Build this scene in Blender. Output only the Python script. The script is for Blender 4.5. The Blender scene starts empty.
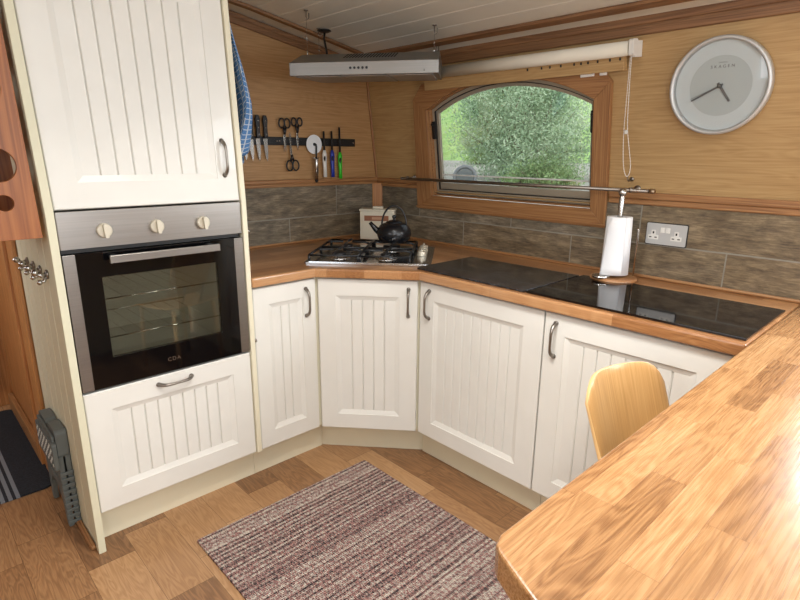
import bpy, bmesh, math, random
from mathutils import Matrix, Vector
random.seed(7)
sc = bpy.context.scene
COL = sc.collection
# ------------------------------------------------------------------ camera
CAM = Vector((-2.245, -2.569, 1.405)); YAW, PITCH, ROLL = -0.76, 0.264, 0.009
fw = Vector((-math.sin(YAW)*math.cos(PITCH), math.cos(YAW)*math.cos(PITCH), -math.sin(PITCH)))
rt = Vector((math.cos(YAW), math.sin(YAW), 0)); up = rt.cross(fw)
R_ = rt*math.cos(ROLL)+up*math.sin(ROLL); U_ = -rt*math.sin(ROLL)+up*math.cos(ROLL)
cd = bpy.data.cameras.new('camera'); cam = bpy.data.objects.new('camera', cd); COL.objects.link(cam)
cd.sensor_width = 36; cd.lens = 36*543.23/800; cd.clip_start = .02; cd.clip_end = 300
cam.matrix_world = Matrix(((R_.x, U_.x, -fw.x, CAM.x), (R_.y, U_.y, -fw.y, CAM.y), (R_.z, U_.z, -fw.z, CAM.z), (0, 0, 0, 1)))
sc.camera = cam
# ------------------------------------------------------------------ light
w = bpy.data.worlds.new('sky'); sc.world = w; w.use_nodes = True
nt = w.node_tree; bg = nt.nodes['Background']
st = nt.nodes.new('ShaderNodeTexSky'); st.sky_type = 'NISHITA'; st.sun_elevation = math.radians(48); st.sun_rotation = math.radians(150)
st.sun_disc = False; st.dust_density = 4; st.air_density = 1.2
mxs = nt.nodes.new('ShaderNodeMix'); mxs.data_type = 'RGBA'; mxs.inputs[0].default_value = .75
nt.links.new(st.outputs[0], mxs.inputs[6]); mxs.inputs[7].default_value = (4.2, 4.5, 4.7, 1)
nt.links.new(mxs.outputs[2], bg.inputs[0]); bg.inputs[1].default_value = .30
sd = bpy.data.lights.new('sun', 'SUN'); sd.energy = 1.2; sd.angle = .3; sd.color = (1, .97, .9)
so = bpy.data.objects.new('sun', sd); COL.objects.link(so); so.rotation_euler = (math.radians(40), 0, math.radians(-60))
def area(name, loc, d, sx, sy, e, col=(1, 1, 1), spread=180):
    l = bpy.data.lights.new(name, 'AREA'); l.shape = 'RECTANGLE'; l.size = sx; l.size_y = sy; l.energy = e; l.color = col
    l.spread = math.radians(spread)
    o = bpy.data.objects.new(name, l); COL.objects.link(o); o.location = loc
    o.rotation_euler = Vector(d).to_track_quat('-Z', 'Y').to_euler(); return o
area('daylight_right_window', (.02, -2.95, 1.45), (-1, 0, -.15), 1.25, .5, 46, (.88, .95, 1))
area('daylight_left_window', (-3.22, -1.6, 1.45), (1, 0, -.15), .9, .55, 6, (.87, .94, 1))
area('daylight_left_far_window', (-3.22, -3.9, 1.45), (1, 0, -.15), 1.3, .55, 27, (.87, .94, 1))
area('daylight_front_doors', (-1.65, -5.92, 1.2), (0, 1, 0), 1.8, 1.6, 42, (.87, .94, 1))
area('daylight_skylight', (-1.65, -2.9, 2.08), (0, 0, -1), .9, 1.6, 8, (.90, .96, 1))
area('passage_fill', (-3.22, .45, 1.45), (1, -.25, -.2), .7, .5, 9, (.9, .96, 1))  # added fill to brighten the passage side, no window seen there
area('overhead_fill_near', (-1.45, -1.75, 2.05), (.05, .05, -1), .35, .35, 13, (1, .97, .93), 125)  # added overhead fill for relief on the doors, no lamp seen
area('overhead_fill_rear', (-1.9, -4.3, 2.03), (0, 0, -1), .35, .35, 12, (1, .97, .93))  # added overhead fill behind the viewer, unseen
vs = sc.view_settings; vs.view_transform = 'Standard'; vs.look = 'None'; vs.gamma = 1; vs.use_curve_mapping = False; vs.exposure = 0.03

# ------------------------------------------------------------------ helpers
def lin(c): return tuple((x/255/12.92 if x <= 10 else ((x/255+.055)/1.055)**2.4) for x in c)+(1,)
class NT:
    def __init__(s, name):
        s.m = bpy.data.materials.new(name); s.m.use_nodes = True; s.t = s.m.node_tree
        s.b = s.t.nodes['Principled BSDF']; s.out = s.t.nodes['Material Output']
    def n(s, typ, **kw):
        x = s.t.nodes.new('ShaderNode'+typ)
        for k, v in kw.items(): setattr(x, k, v)
        return x
    def l(s, a, b): s.t.links.new(a, b)
    def val(s, sock, v):
        if isinstance(v, bpy.types.NodeSocket): s.l(v, sock)
        else: sock.default_value = v
    def math(s, op, a, b=0., c=0.):
        x = s.n('Math', operation=op); s.val(x.inputs[0], a); s.val(x.inputs[1], b); s.val(x.inputs[2], c); return x.outputs[0]
    def obj(s):
        x = s.n('TexCoord'); return x.outputs['Object']
    def sep(s, v): x = s.n('SeparateXYZ'); s.l(v, x.inputs[0]); return x.outputs
    def comb(s, a, b, c):
        x = s.n('CombineXYZ'); s.val(x.inputs[0], a); s.val(x.inputs[1], b); s.val(x.inputs[2], c); return x.outputs[0]
    def noise(s, vec, scale=1., detail=3., rough=.5, dist=0.):
        x = s.n('TexNoise'); s.l(vec, x.inputs['Vector']); x.inputs['Scale'].default_value = scale; x.inputs['Detail'].default_value = detail
        x.inputs['Roughness'].default_value = rough; x.inputs['Distortion'].default_value = dist; return x.outputs[0]
    def white(s, vec):
        x = s.n('TexWhiteNoise'); s.l(vec, x.inputs['Vector']); return x.outputs[0]
    def ramp(s, f, stops):
        x = s.n('ValToRGB'); s.val(x.inputs[0], f); e = x.color_ramp.elements
        while len(e) < len(stops): e.new(.5)
        for i, (p, c) in enumerate(stops): e[i].position = p; e[i].color = c if len(c) == 4 else lin(c)
        return x.outputs[0]
    def mix(s, f, a, b, mode='MIX'):
        x = s.n('Mix', data_type='RGBA', blend_type=mode); s.val(x.inputs[0], f); s.val(x.inputs[6], a); s.val(x.inputs[7], b); return x.outputs[2]
    def bump(s, h, strength=.3, dist=.002):
        x = s.n('Bump'); x.inputs['Strength'].default_value = strength; x.inputs['Distance'].default_value = dist
        s.l(h, x.inputs['Height']); s.l(x.outputs[0], s.b.inputs['Normal'])
    def setb(s, **kw):
        for k, v in kw.items(): s.val(s.b.inputs[k.replace('_', ' ')], v)
def plain(name, c, rough=.5, metal=0., spec=.5, coat=0., var=.04, vs_=8.):
    t = NT(name); o = t.obj(); n = t.noise(o, vs_, 3)
    c4 = lin(c); hi = tuple(min(1, x*(1+var)) for x in c4[:3])+(1,); lo = tuple(x*(1-var) for x in c4[:3])+(1,)
    t.setb(Base_Color=t.ramp(n, [(.3, lo), (.7, hi)]), Roughness=rough, Metallic=metal, Coat_Weight=coat)
    t.b.inputs['Specular IOR Level'].default_value = spec
    return t.m
def brushed(name, c, rough=.3, ax=0):
    t = NT(name); s = t.sep(t.obj()); k = [250., 250., 250.]; k[ax] = 3.
    v = t.comb(t.math('MULTIPLY', s[0], k[0]), t.math('MULTIPLY', s[1], k[1]), t.math('MULTIPLY', s[2], k[2]))
    n = t.noise(v, 1., 2); c4 = lin(c)
    t.setb(Base_Color=t.ramp(n, [(.2, tuple(x*.85 for x in c4[:3])+(1,)), (.8, c4)]), Metallic=1., Roughness=t.math('MULTIPLY_ADD', n, .15, rough-.07))
    return t.m
def grain(t, al, ac, th, rnd, fine=90., coarse=9., stretch=3.):
    """wood figure: al along, ac across, th third axis; rnd offsets each board"""
    off = t.math('MULTIPLY', rnd, 37.)
    v = t.comb(t.math('ADD', t.math('MULTIPLY', al, stretch), off), t.math('MULTIPLY', ac, fine), t.math('MULTIPLY', th, fine))
    n1 = t.noise(v, 1., 4, .6)
    v2 = t.comb(t.math('ADD', t.math('MULTIPLY', al, stretch*.45), off), t.math('MULTIPLY', ac, coarse), t.math('ADD', t.math('MULTIPLY', th, coarse), off))
    n2 = t.noise(v2, 1., 2, .5, .6)
    rings = t.math('SINE', t.math('MULTIPLY', n2, 60.))
    rings = t.math('MULTIPLY_ADD', rings, .5, .5)
    return n1, n2, rings
def veneer(name, cols, al=0, ac=1, rough=.45, ringamt=.35, fine=120., coarse=7., stretch=2.2, bump=.15, thf=1.):
    t = NT(name); s = t.sep(t.obj()); th = 3-al-ac
    n1, n2, rg = grain(t, s[al], s[ac], t.math('MULTIPLY', s[th], thf), 0., fine, coarse, stretch)
    f = t.math('ADD', t.math('MULTIPLY', n1, 1-ringamt), t.math('MULTIPLY', rg, ringamt))
    t.setb(Base_Color=t.ramp(f, [(.25, cols[0]), (.5, cols[1]), (.78, cols[2])]), Roughness=rough)
    t.bump(n1, bump, .0006); return t.m
def planks(name, al, ac, wd, ln, cols, shift=.37, gap=.0012, rough=.4, tone=.6, ringamt=.3, fine=110., coarse=10., stretch=3., o_al=0., o_ac=0., step=None, gapcol=(60, 38, 22), coat=0., bump=.2, bands=None):
    t = NT(name); s = t.sep(t.obj()); th = 3-al-ac
    a = t.math('ADD', s[al], o_al+50.); c = t.math('ADD', s[ac], o_ac+50*wd*20)
    row = t.math('FLOOR', t.math('DIVIDE', c, wd))
    if step is None: sh = t.math('MULTIPLY', t.white(t.comb(row, 3.3, 0.)), ln)
    else: sh = t.math('MULTIPLY', row, step)
    a2 = t.math('ADD', a, sh)
    idx = t.math('FLOOR', t.math('DIVIDE', a2, ln))
    rnd = t.white(t.comb(row, idx, 1.7))
    n1, n2, rg = grain(t, s[al], s[ac], s[th], rnd, fine, coarse, stretch)
    f = t.math('ADD', t.math('MULTIPLY', n1, 1-ringamt), t.math('MULTIPLY', rg, ringamt))
    f = t.math('ADD', t.math('MULTIPLY', f, 1-tone), t.math('MULTIPLY', rnd, tone))
    k = len(cols); colr = t.ramp(f, [(.18+.64*i/(k-1), cols[i]) for i in range(k)])
    # seams
    fc = t.math('SUBTRACT', c, t.math('MULTIPLY', row, wd)); fa = t.math('SUBTRACT', a2, t.math('MULTIPLY', idx, ln))
    g = t.math('MAXIMUM', t.math('LESS_THAN', fc, gap), t.math('LESS_THAN', fa, gap*1.3))
    colr = t.mix(t.math('MULTIPLY', g, .7), colr, lin(gapcol))
    t.setb(Base_Color=colr, Roughness=t.math('MULTIPLY_ADD', n1, .15, rough-.07), Coat_Weight=coat)
    t.b.inputs['Coat Roughness'].default_value = .12
    t.bump(t.math('SUBTRACT', n1, t.math('MULTIPLY', g, 1.)), bump, .0008)
    return t.m

M_ = {}
M_['door'] = plain('painted_door', (224, 222, 215), .38, coat=.1, var=.02)
M_['carcass'] = plain('cream_carcass', (226, 219, 194), .45, var=.02)
M_['tongue'] = plain('painted_tongue_and_groove', (214, 210, 184), .5, var=.015)
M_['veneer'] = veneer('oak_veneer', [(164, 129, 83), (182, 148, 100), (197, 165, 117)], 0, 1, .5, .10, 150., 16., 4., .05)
M_['veneerA_shade'] = veneer('oak_veneer_shaded', [(156, 115, 72), (176, 135, 89), (191, 151, 105)], 0, 1, .5, .10, 150., 16., 4., .05)  # oak veneer, a little warmer, with the bulkhead's shade darkened into its colour
M_['trimd'] = veneer('shaded_oak_moulding', [(98, 66, 42), (132, 94, 62), (154, 114, 78)], 0, 1, .45, .2, 240., 30.)  # oak trim with the shade near the ceiling put into its colour
M_['trimy_shade'] = veneer('shaded_oak_moulding_lengthwise', [(98, 66, 42), (132, 94, 62), (154, 114, 78)], 1, 0, .45, .2, 240., 30.)
M_['trimx'] = veneer('oak_trim', [(126, 84, 50), (160, 114, 72), (180, 136, 90)], 0, 1, .45, .2, 240., 30.)
M_['trimy'] = veneer('oak_trim_lengthwise', [(126, 84, 50), (160, 114, 72), (180, 136, 90)], 1, 0, .45, .2, 240., 30.)
M_['trimz'] = veneer('oak_trim_upright', [(142, 90, 48), (180, 122, 70), (198, 144, 90)], 2, 0, .45, .2, 240., 30.)
M_['trimw'] = veneer('oak_stile', [(126, 84, 50), (160, 114, 72), (180, 136, 90)], 1, 0, .45, .2, 240., 30.)
M_['hole'] = veneer('red_hardwood', [(128, 72, 34), (154, 92, 46), (168, 106, 56)], 1, 0, .4, .25, 120., 14.)
WC = [(126, 82, 50), (152, 104, 64), (168, 119, 77), (180, 132, 89), (192, 147, 104)]
M_['topx'] = planks('worktop_staves', 0, 1, .062, .48, WC, rough=.3, tone=.45, ringamt=.2, coat=.25, gapcol=(110, 66, 36), gap=.0008, fine=260., coarse=20., stretch=6.)
M_['topy'] = planks('worktop_staves_lengthwise', 1, 0, .062, .48, WC, rough=.3, tone=.4, ringamt=.2, coat=.25, gapcol=(110, 66, 36), gap=.0008, fine=260., coarse=20., stretch=6.)
WC2 = [(110, 73, 42), (142, 99, 61), (165, 120, 77), (181, 136, 91), (196, 154, 110)]
M_['bar'] = planks('bar_staves', 0, 1, .052, .36, WC2, rough=.27, tone=.30, ringamt=.24, coat=.45, gapcol=(120, 72, 40), gap=.0007, fine=340., coarse=24., stretch=7., o_ac=.005)
M_['floor'] = planks('oak_floor', 1, 0, .155, .43, [(108, 77, 52), (142, 104, 71), (167, 127, 88), (186, 147, 106)], rough=.38, tone=.42, ringamt=.26, o_ac=2.098, o_al=.435+.02, step=.315, gapcol=(70, 44, 26), gap=.0015, fine=260., coarse=24., stretch=7.)
M_['chair'] = veneer('chair_plywood', [(168, 124, 72), (188, 144, 90), (202, 160, 108)], 2, 0, .3, .08, 260., 14., 3., .08, 0.)
M_['chairedge'] = plain('chair_plywood_edge', (232, 192, 134), .3, coat=.3)
M_['steelx'] = brushed('brushed_steel', (158, 153, 148), .33, 0)
M_['hoodsteel'] = brushed('hood_steel', (150, 147, 143), .38, 0)
M_['hobsteel'] = plain('polished_hob_steel', (205, 206, 208), .16, 1., var=.02)
M_['steel'] = plain('steel', (190, 188, 184), .25, 1., var=.03)
M_['chrome'] = plain('chrome', (215, 213, 210), .12, 1., var=.02)
M_['pewter'] = plain('pewter', (146, 139, 131), .35, 1., var=.06, vs_=40)
M_['blkglass'] = plain('black_glass', (8, 8, 10), .05, 0, .5)
M_['black'] = plain('black_plastic', (22, 22, 24), .4)
M_['iron'] = plain('black_enamel_iron', (26, 26, 28), .35)
M_['kettle'] = plain('kettle_enamel', (20, 21, 25), .27)
M_['white'] = plain('white_plastic', (232, 230, 224), .4)
M_['cream'] = plain('cream_tin', (222, 214, 194), .4)
M_['paper'] = plain('kitchen_paper', (238, 238, 240), .95, spec=.1, var=.02)
M_['blue'] = plain('blue_plastic', (34, 54, 160), .35)
M_['green'] = plain('green_plastic', (50, 190, 40), .35)
M_['enamel'] = plain('oven_enamel', (214, 214, 204), .35)
M_['alu'] = plain('window_metal', (176, 166, 148), .45, .3)
M_['grey'] = plain('grey_plastic', (98, 104, 102), .5)
M_['dot'] = plain('pale_rubber', (214, 214, 206), .6)
M_['blind'] = plain('blind_fabric', (226, 220, 204), .8)
M_['dark'] = plain('dark_void', (14, 13, 12), .8)
M_['filter'] = brushed('hood_filter', (168, 162, 156), .45, 1)
M_['dial'] = plain('clock_dial', (232, 240, 240), .5, var=.01)
M_['dial2'] = plain('clock_dial_centre', (212, 220, 218), .55, var=.01)
M_['hand'] = plain('clock_hand', (120, 122, 122), .4, .5)
M_['print'] = plain('dial_print', (110, 114, 114), .5)
M_['blank'] = plain('switch_hole', (25, 22, 20), .6)
M_['cutwhite'] = plain('cutter_disc', (236, 239, 242), .3)
M_['satin'] = plain('satin_silver', (206, 207, 206), .45, .55, var=.02)
M_['railm'] = plain('dull_rail_steel', (150, 142, 134), .38, 1.)
M_['knob'] = plain('pale_knob_metal', (206, 198, 180), .4, .35)
M_['ceil'] = plain('ceiling_board', (224, 219, 206), .5, var=.015)
M_['tyre'] = plain('tyre_rubber', (130, 134, 138), .8)
M_['rim'] = plain('wheel_rim', (104, 110, 112), .6)
def glassmat(name, tint, refl=.06, rough=.0):
    t = NT(name); t.t.nodes.remove(t.b); tr = t.n('BsdfTransparent'); tr.inputs[0].default_value = tint
    gl = t.n('BsdfGlossy'); gl.inputs['Roughness'].default_value = rough
    f = t.n('Fresnel'); f.inputs[0].default_value = 1.45
    m = t.n('MixShader'); t.l(t.math('ADD', f.outputs[0], refl), m.inputs[0]); t.l(tr.outputs[0], m.inputs[1]); t.l(gl.outputs[0], m.inputs[2]); t.l(m.outputs[0], t.out.inputs[0]); return t.m
M_['glass'] = glassmat('window_glass', (.95, .97, .96, 1), .05)
M_['clockglass'] = glassmat('clock_glass', (1, 1, 1, 1), 0.)
M_['ovenglass'] = glassmat('oven_glass', (.80, .80, .76, 1), .06)
def slate():
    t = NT('slate_glass'); o = t.obj(); n = t.noise(o, 110., 6, .75); n2 = t.noise(o, 9., 3)
    t.setb(Base_Color=t.ramp(t.math('ADD', t.math('MULTIPLY', n, .8), t.math('MULTIPLY', n2, .2)), [(.44, (9, 10, 13)), (.54, (30, 32, 36)), (.66, (120, 120, 124))]), Roughness=.16, Coat_Weight=.3); return t.m
M_['slate'] = slate()
def tiles(name, base, al, ac):
    """long slate-look tiles; joints measured on the wall"""
    t = NT(name); s = t.sep(t.obj()); x = s[0]; z = s[1]
    jz = 1.058
    r2 = t.math('GREATER_THAN', z, jz)
    off1, off2, L = base
    u = t.math('DIVIDE', t.math('ADD', t.math('SUBTRACT', x, t.mixf(r2, off1, off2) if False else t.math('ADD', off1, t.math('MULTIPLY', r2, off2-off1))), 10*L), L)
    ix = t.math('FLOOR', u); fx = t.math('MULTIPLY', t.math('SUBTRACT', u, ix), L)
    rnd = t.white(t.comb(ix, r2, al))
    off = t.math('MULTIPLY', rnd, 20.)
    v = t.comb(t.math('ADD', t.math('MULTIPLY', x, 8.), off), t.math('MULTIPLY', z, 30.), off)
    n = t.noise(v, 1.0, 9, .76, .35)
    v2 = t.comb(t.math('ADD', t.math('MULTIPLY', x, 16.), off), t.math('MULTIPLY', z, 190.), 0.)
    n2 = t.noise(v2, 1., 4, .7)
    f = t.math('ADD', t.math('MULTIPLY', n, .62), t.math('MULTIPLY', n2, .38))
    c1 = t.ramp(f, [(.36, (74, 70, 64)), (.5, (118, 112, 101)), (.64, (168, 158, 140))])
    c2 = t.ramp(f, [(.36, (76, 63, 50)), (.5, (126, 108, 84)), (.64, (170, 150, 118))])
    col = t.mix(t.math('MULTIPLY_ADD', rnd, .8, ac), c1, c2)
    dz = t.math('ABSOLUTE', t.math('SUBTRACT', z, jz))
    g = t.math('MAXIMUM', t.math('LESS_THAN', dz, .0028), t.math('LESS_THAN', fx, .005))
    col = t.mix(g, col, lin((150, 146, 136)))
    big = t.noise(t.comb(t.math('MULTIPLY', x, 5.), t.math('MULTIPLY', z, 12.), off), 1., 3, .6)
    col = t.mix(1., col, t.ramp(big, [(.32, (214, 208, 198)), (.5, (240, 238, 232)), (.68, (255, 255, 255))]), 'MULTIPLY')
    t.setb(Base_Color=col, Roughness=.5); t.bump(t.math('SUBTRACT', f, t.math('MULTIPLY', g, .6)), .5, .003)
    return t.m
def rugmat():
    t = NT('striped_rug_pile'); s = t.sep(t.obj()); x, y = s[0], s[1]
    wob = t.noise(t.comb(t.math('MULTIPLY', x, 3.), t.math('MULTIPLY', y, 3.), 0.), 2., 2)
    yy = t.math('ADD', y, t.math('MULTIPLY', wob, .012))
    row = t.math('FLOOR', t.math('MULTIPLY', yy, 125.))
    rr = t.white(t.comb(row, 0., 0.)); wide = t.noise(t.comb(0., t.math('MULTIPLY', yy, 30.), 0.), 1., 2)
    fleck = t.white(t.comb(t.math('FLOOR', t.math('MULTIPLY', x, 300.)), row, 2.))
    f = t.math('ADD', t.math('ADD', t.math('MULTIPLY', rr, .30), t.math('MULTIPLY', fleck, .40)), t.math('MULTIPLY_ADD', t.math('SINE', t.math('MULTIPLY', yy, 290.)), .09, t.math('MULTIPLY_ADD', wide, .06, .07)))
    col = t.ramp(f, [(.14, (68, 58, 60)), (.30, (118, 102, 98)), (.44, (168, 122, 116)), (.56, (176, 162, 152)), (.74, (216, 204, 190))])
    t.setb(Base_Color=col, Roughness=.95); t.b.inputs['Specular IOR Level'].default_value = .1
    rib = t.math('SINE', t.math('MULTIPLY', yy, 785.)); t.bump(t.math('ADD', rib, fleck), .8, .003); return t.m
def matmat():
    t = NT('striped_mat_pile'); s = t.sep(t.obj()); x = s[0]
    f = t.math('FRACT', t.math('MULTIPLY', x, 38.)); st_ = t.math('GREATER_THAN', f, .45)
    band = t.math('LESS_THAN', t.math('ABSOLUTE', t.math('SUBTRACT', x, -.045)), .045)
    n = t.noise(t.obj(), 180., 2)
    base = t.ramp(n, [(.3, (20, 24, 30)), (.7, (38, 42, 50))])
    col = t.mix(t.math('MULTIPLY', t.math('MULTIPLY', st_, band), .9), base, lin((128, 132, 138)))
    t.setb(Base_Color=col, Roughness=.95); t.bump(n, .5, .003); return t.m
def towelmat():
    t = NT('blue_checked_cotton'); s = t.sep(t.n('UVMap').outputs[0]) if False else None
    uv = t.n('TexCoord').outputs['UV']; s = t.sep(uv)
    a = t.math('FRACT', t.math('MULTIPLY', s[0], 17.)); b = t.math('FRACT', t.math('MULTIPLY', s[1], 36.))
    g = t.math('MAXIMUM', t.math('LESS_THAN', a, .16), t.math('LESS_THAN', b, .16))
    n = t.noise(uv, 160., 2)
    t.setb(Base_Color=t.mix(t.math('MULTIPLY', g, .85), t.ramp(n, [(.3, (66, 110, 166)), (.7, (100, 146, 198))]), lin((206, 214, 220))), Roughness=.9); return t.m
def leafmat(name, cols):
    t = NT(name); o = t.obj(); n = t.noise(o, 3., 3); 
    t.setb(Base_Color=t.ramp(n, [(.3, cols[0]), (.5, cols[1]), (.7, cols[2])]), Roughness=.6); return t.m
def groundmat(name, cols, sc_=6.):
    t = NT(name); o = t.obj(); n = t.noise(o, sc_, 6, .7)
    t.setb(Base_Color=t.ramp(n, [(.3, cols[0]), (.5, cols[1]), (.7, cols[2])]), Roughness=.9); t.bump(n, .5, .05); return t.m
M_['tileA'] = tiles('slate_tiles', (-.648, -.328, .63), 1., .0)
M_['tileB'] = tiles('slate_tiles_window', (.700, .37, .63), 2., .2)
M_['rug'] = rugmat(); M_['mat'] = matmat(); M_['towel'] = towelmat()

def frame(o, X, Y, Z):
    X, Y, Z, o = Vector(X).normalized(), Vector(Y).normalized(), Vector(Z).normalized(), Vector(o)
    return Matrix(((X.x, Y.x, Z.x, o.x), (X.y, Y.y, Z.y, o.y), (X.z, Y.z, Z.z, o.z), (0, 0, 0, 1)))
T = .131; GZ = 1.2
def FA(x=0, y=0, z=0): return frame((x, y, z), (1, 0, 0), (0, 0, 1), (0, -1, 0))       # faces -y
def FB(x=0, y=0, z=0): return frame((x, y, z), (0, -1, 0), (0, 0, 1), (-1, 0, 0))      # faces -x, vertical
FW = frame((0, 0, GZ), (0, -1, 0), (-math.sin(T), 0, math.cos(T)), (-math.cos(T), 0, -math.sin(T)))  # leaning upper wall
def FWp(y, z, off=0):  # a point on the leaning wall
    q = (z-GZ)/math.cos(T); m = FW.copy(); m.translation = FW @ Vector((-y, q, off)); return m
class MB:
    def __init__(s): s.v = []; s.f = []; s.mi = []; s.sm = []
    def add(s, vs_, fs, mat=0, smooth=False, M=None):
        b = len(s.v)
        s.v += [tuple(M @ Vector(v)) if M else tuple(v) for v in vs_]
        for f in fs: s.f.append([b+i for i in f]); s.mi.append(mat); s.sm.append(smooth)
        return s
    def box(s, x0, y0, z0, x1, y1, z1, mat=0, M=None):
        x0, x1 = sorted((x0, x1)); y0, y1 = sorted((y0, y1)); z0, z1 = sorted((z0, z1))
        v = [(x0, y0, z0), (x1, y0, z0), (x1, y1, z0), (x0, y1, z0), (x0, y0, z1), (x1, y0, z1), (x1, y1, z1), (x0, y1, z1)]
        return s.add(v, [(0, 3, 2, 1), (4, 5, 6, 7), (0, 1, 5, 4), (1, 2, 6, 5), (2, 3, 7, 6), (3, 0, 4, 7)], mat, False, M)
    def frustum(s, r0, z0, r1, z1, mat=0, M=None):  # rects (x0,y0,x1,y1)
        a, b, c, d = r0; e, f, g, h = r1
        v = [(a, b, z0), (c, b, z0), (c, d, z0), (a, d, z0), (e, f, z1), (g, f, z1), (g, h, z1), (e, h, z1)]
        return s.add(v, [(0, 3, 2, 1), (4, 5, 6, 7), (0, 1, 5, 4), (1, 2, 6, 5), (2, 3, 7, 6), (3, 0, 4, 7)], mat, False, M)
    def prism(s, poly, z0, z1, holes=(), mat=0, M=None, smooth=False):
        bm = bmesh.new(); loops = [list(poly)]+[list(h) for h in holes]; ed = []; 
        for lp in loops:
            vs_ = [bm.verts.new((p[0], p[1], 0)) for p in lp]
            ed += [bm.edges.new((vs_[i], vs_[(i+1) % len(vs_)])) for i in range(len(vs_))]
        bm.verts.index_update()
        bmesh.ops.triangle_fill(bm, use_beauty=True, use_dissolve=False, edges=ed)
        vv = [v.co.copy() for v in bm.verts]; n = len(vv); tri = [[v.index for v in f.verts] for f in bm.faces]; bm.free()
        fs = []
        for t_ in tri:
            a, b, c = [vv[i] for i in t_]
            if (b-a).cross(c-a).z < 0: t_ = t_[::-1]
            fs.append([i+n for i in t_]); fs.append(t_[::-1])
        if not holes and len(poly) > 4 and False: pass
        s.add([(v.x, v.y, z0) for v in vv]+[(v.x, v.y, z1) for v in vv], fs, mat, False, M)
        b0 = 0; side = []
        for k, lp in enumerate(loops):
            m = len(lp); ar = sum(lp[i][0]*lp[(i+1) % m][1]-lp[(i+1) % m][0]*lp[i][1] for i in range(m))
            fl = (ar > 0) == (k == 0)
            for i in range(m):
                j = (i+1) % m; q = [b0+i, b0+j, b0+j+n, b0+i+n]; side.append(q if fl else q[::-1])
            b0 += m
        base = len(s.v)-2*n
        for q in side: s.f.append([base+i for i in q]); s.mi.append(mat); s.sm.append(smooth)
        return s
    def tube(s, pts, r, n=10, mat=0, M=None, closed=False, flat=1.):
        P = [Vector(p) for p in pts]; k = len(P); rs = r if isinstance(r, (list, tuple)) else [r]*k
        vs_ = []; fs = []; prev = None
        for i in range(k):
            if closed: d = P[(i+1) % k]-P[i-1]
            else: d = P[min(i+1, k-1)]-P[max(i-1, 0)]
            d.normalize()
            if prev is None:
                a = d.cross(Vector((0, 0, 1)))
                if a.length < .1: a = d.cross(Vector((0, 1, 0)))
            else: a = prev-d*prev.dot(d)
            a.normalize(); prev = a; b = d.cross(a)
            for j in range(n):
                an = 2*math.pi*j/n; vs_.append(P[i]+a*(rs[i]*math.cos(an))+b*(rs[i]*flat*math.sin(an)))
        rng = k if closed else k-1
        for i in range(rng):
            for j in range(n):
                a0 = i*n+j; a1 = i*n+(j+1) % n; b0 = ((i+1) % k)*n+j; b1 = ((i+1) % k)*n+(j+1) % n
                fs.append((a0, a1, b1, b0))
        s.add(vs_, fs, mat, True, M)
        if not closed:
            base = len(s.v)-k*n
            s.f.append([base+j for j in range(n)][::-1]); s.f.append([base+(k-1)*n+j for j in range(n)]); s.mi += [mat]*2; s.sm += [False]*2
        return s
    def lathe(s, prof, n=28, mat=0, M=None, smooth=True):
        vs_ = []; fs = []
        for (r, z) in prof:
            for j in range(n): an = 2*math.pi*j/n; vs_.append((r*math.cos(an), r*math.sin(an), z))
        k = len(prof)
        for i in range(k-1):
            for j in range(n): fs.append((i*n+j, i*n+(j+1) % n, (i+1)*n+(j+1) % n, (i+1)*n+j))
        s.add(vs_, fs, mat, smooth, M); base = len(s.v)-k*n
        s.f.append([base+j for j in range(n)][::-1]); s.f.append([base+(k-1)*n+j for j in range(n)]); s.mi += [mat]*2; s.sm += [False]*2
        return s
    def build(s, name, mats, parent=None, M=None, bevel=0, seg=2):
        me = bpy.data.meshes.new(name); me.from_pydata(s.v, [], s.f)
        if not isinstance(mats, (list, tuple)): mats = [mats]
        for m in mats: me.materials.append(M_[m] if isinstance(m, str) else m)
        me.polygons.foreach_set('material_index', s.mi); me.polygons.foreach_set('use_smooth', s.sm)
        me.update(); o = bpy.data.objects.new(name, me); COL.objects.link(o)
        if parent: o.parent = parent
        if M is not None: o.matrix_local = M
        if bevel:
            b = o.modifiers.new('bevel', 'BEVEL'); b.width = bevel; b.segments = seg; b.limit_method = 'ANGLE'; b.angle_limit = .6
        return o
def struct(o, label=None): o['kind'] = 'structure'; return o
def tag(o, label, cat, group=None):
    o['label'] = label; o['category'] = cat
    if group: o['group'] = group
    return o
def thing(name, M, label, cat, group=None):
    o = bpy.data.objects.new(name, None); COL.objects.link(o); o.matrix_world = M if isinstance(M, Matrix) else Matrix.Translation(M)
    o.empty_display_size = .05; return tag(o, label, cat, group)
def copy_tree(o, M=None, label=None, parent=None):
    c = o.copy(); COL.objects.link(c)
    if parent: c.parent = parent
    if M is not None: c.matrix_world = M
    if label: c['label'] = label
    for ch in list(o.children): copy_tree(ch, parent=c)
    return c
def text(s, size, M, mat, parent, name='lettering', depth=.0004, spacing=1.):
    cu = bpy.data.curves.new('t', 'FONT'); cu.body = s; cu.size = size; cu.extrude = depth; cu.align_x = 'CENTER'; cu.align_y = 'CENTER'; cu.space_character = spacing
    to = bpy.data.objects.new('t', cu); COL.objects.link(to); bpy.context.view_layer.update()
    me = bpy.data.meshes.new_from_object(to.evaluated_get(bpy.context.evaluated_depsgraph_get())); bpy.data.objects.remove(to); bpy.data.curves.remove(cu)
    me.materials.clear(); me.materials.append(M_[mat]); o = bpy.data.objects.new(name, me); COL.objects.link(o); o.parent = parent; o.matrix_local = M; return o
def T3(x, y, z=0): return Matrix.Translation((x, y, z))
def arc(cx, cy, r, a0, a1, n): return [(cx+r*math.cos(a0+(a1-a0)*i/n), cy+r*math.sin(a0+(a1-a0)*i/n)) for i in range(n+1)]
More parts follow.
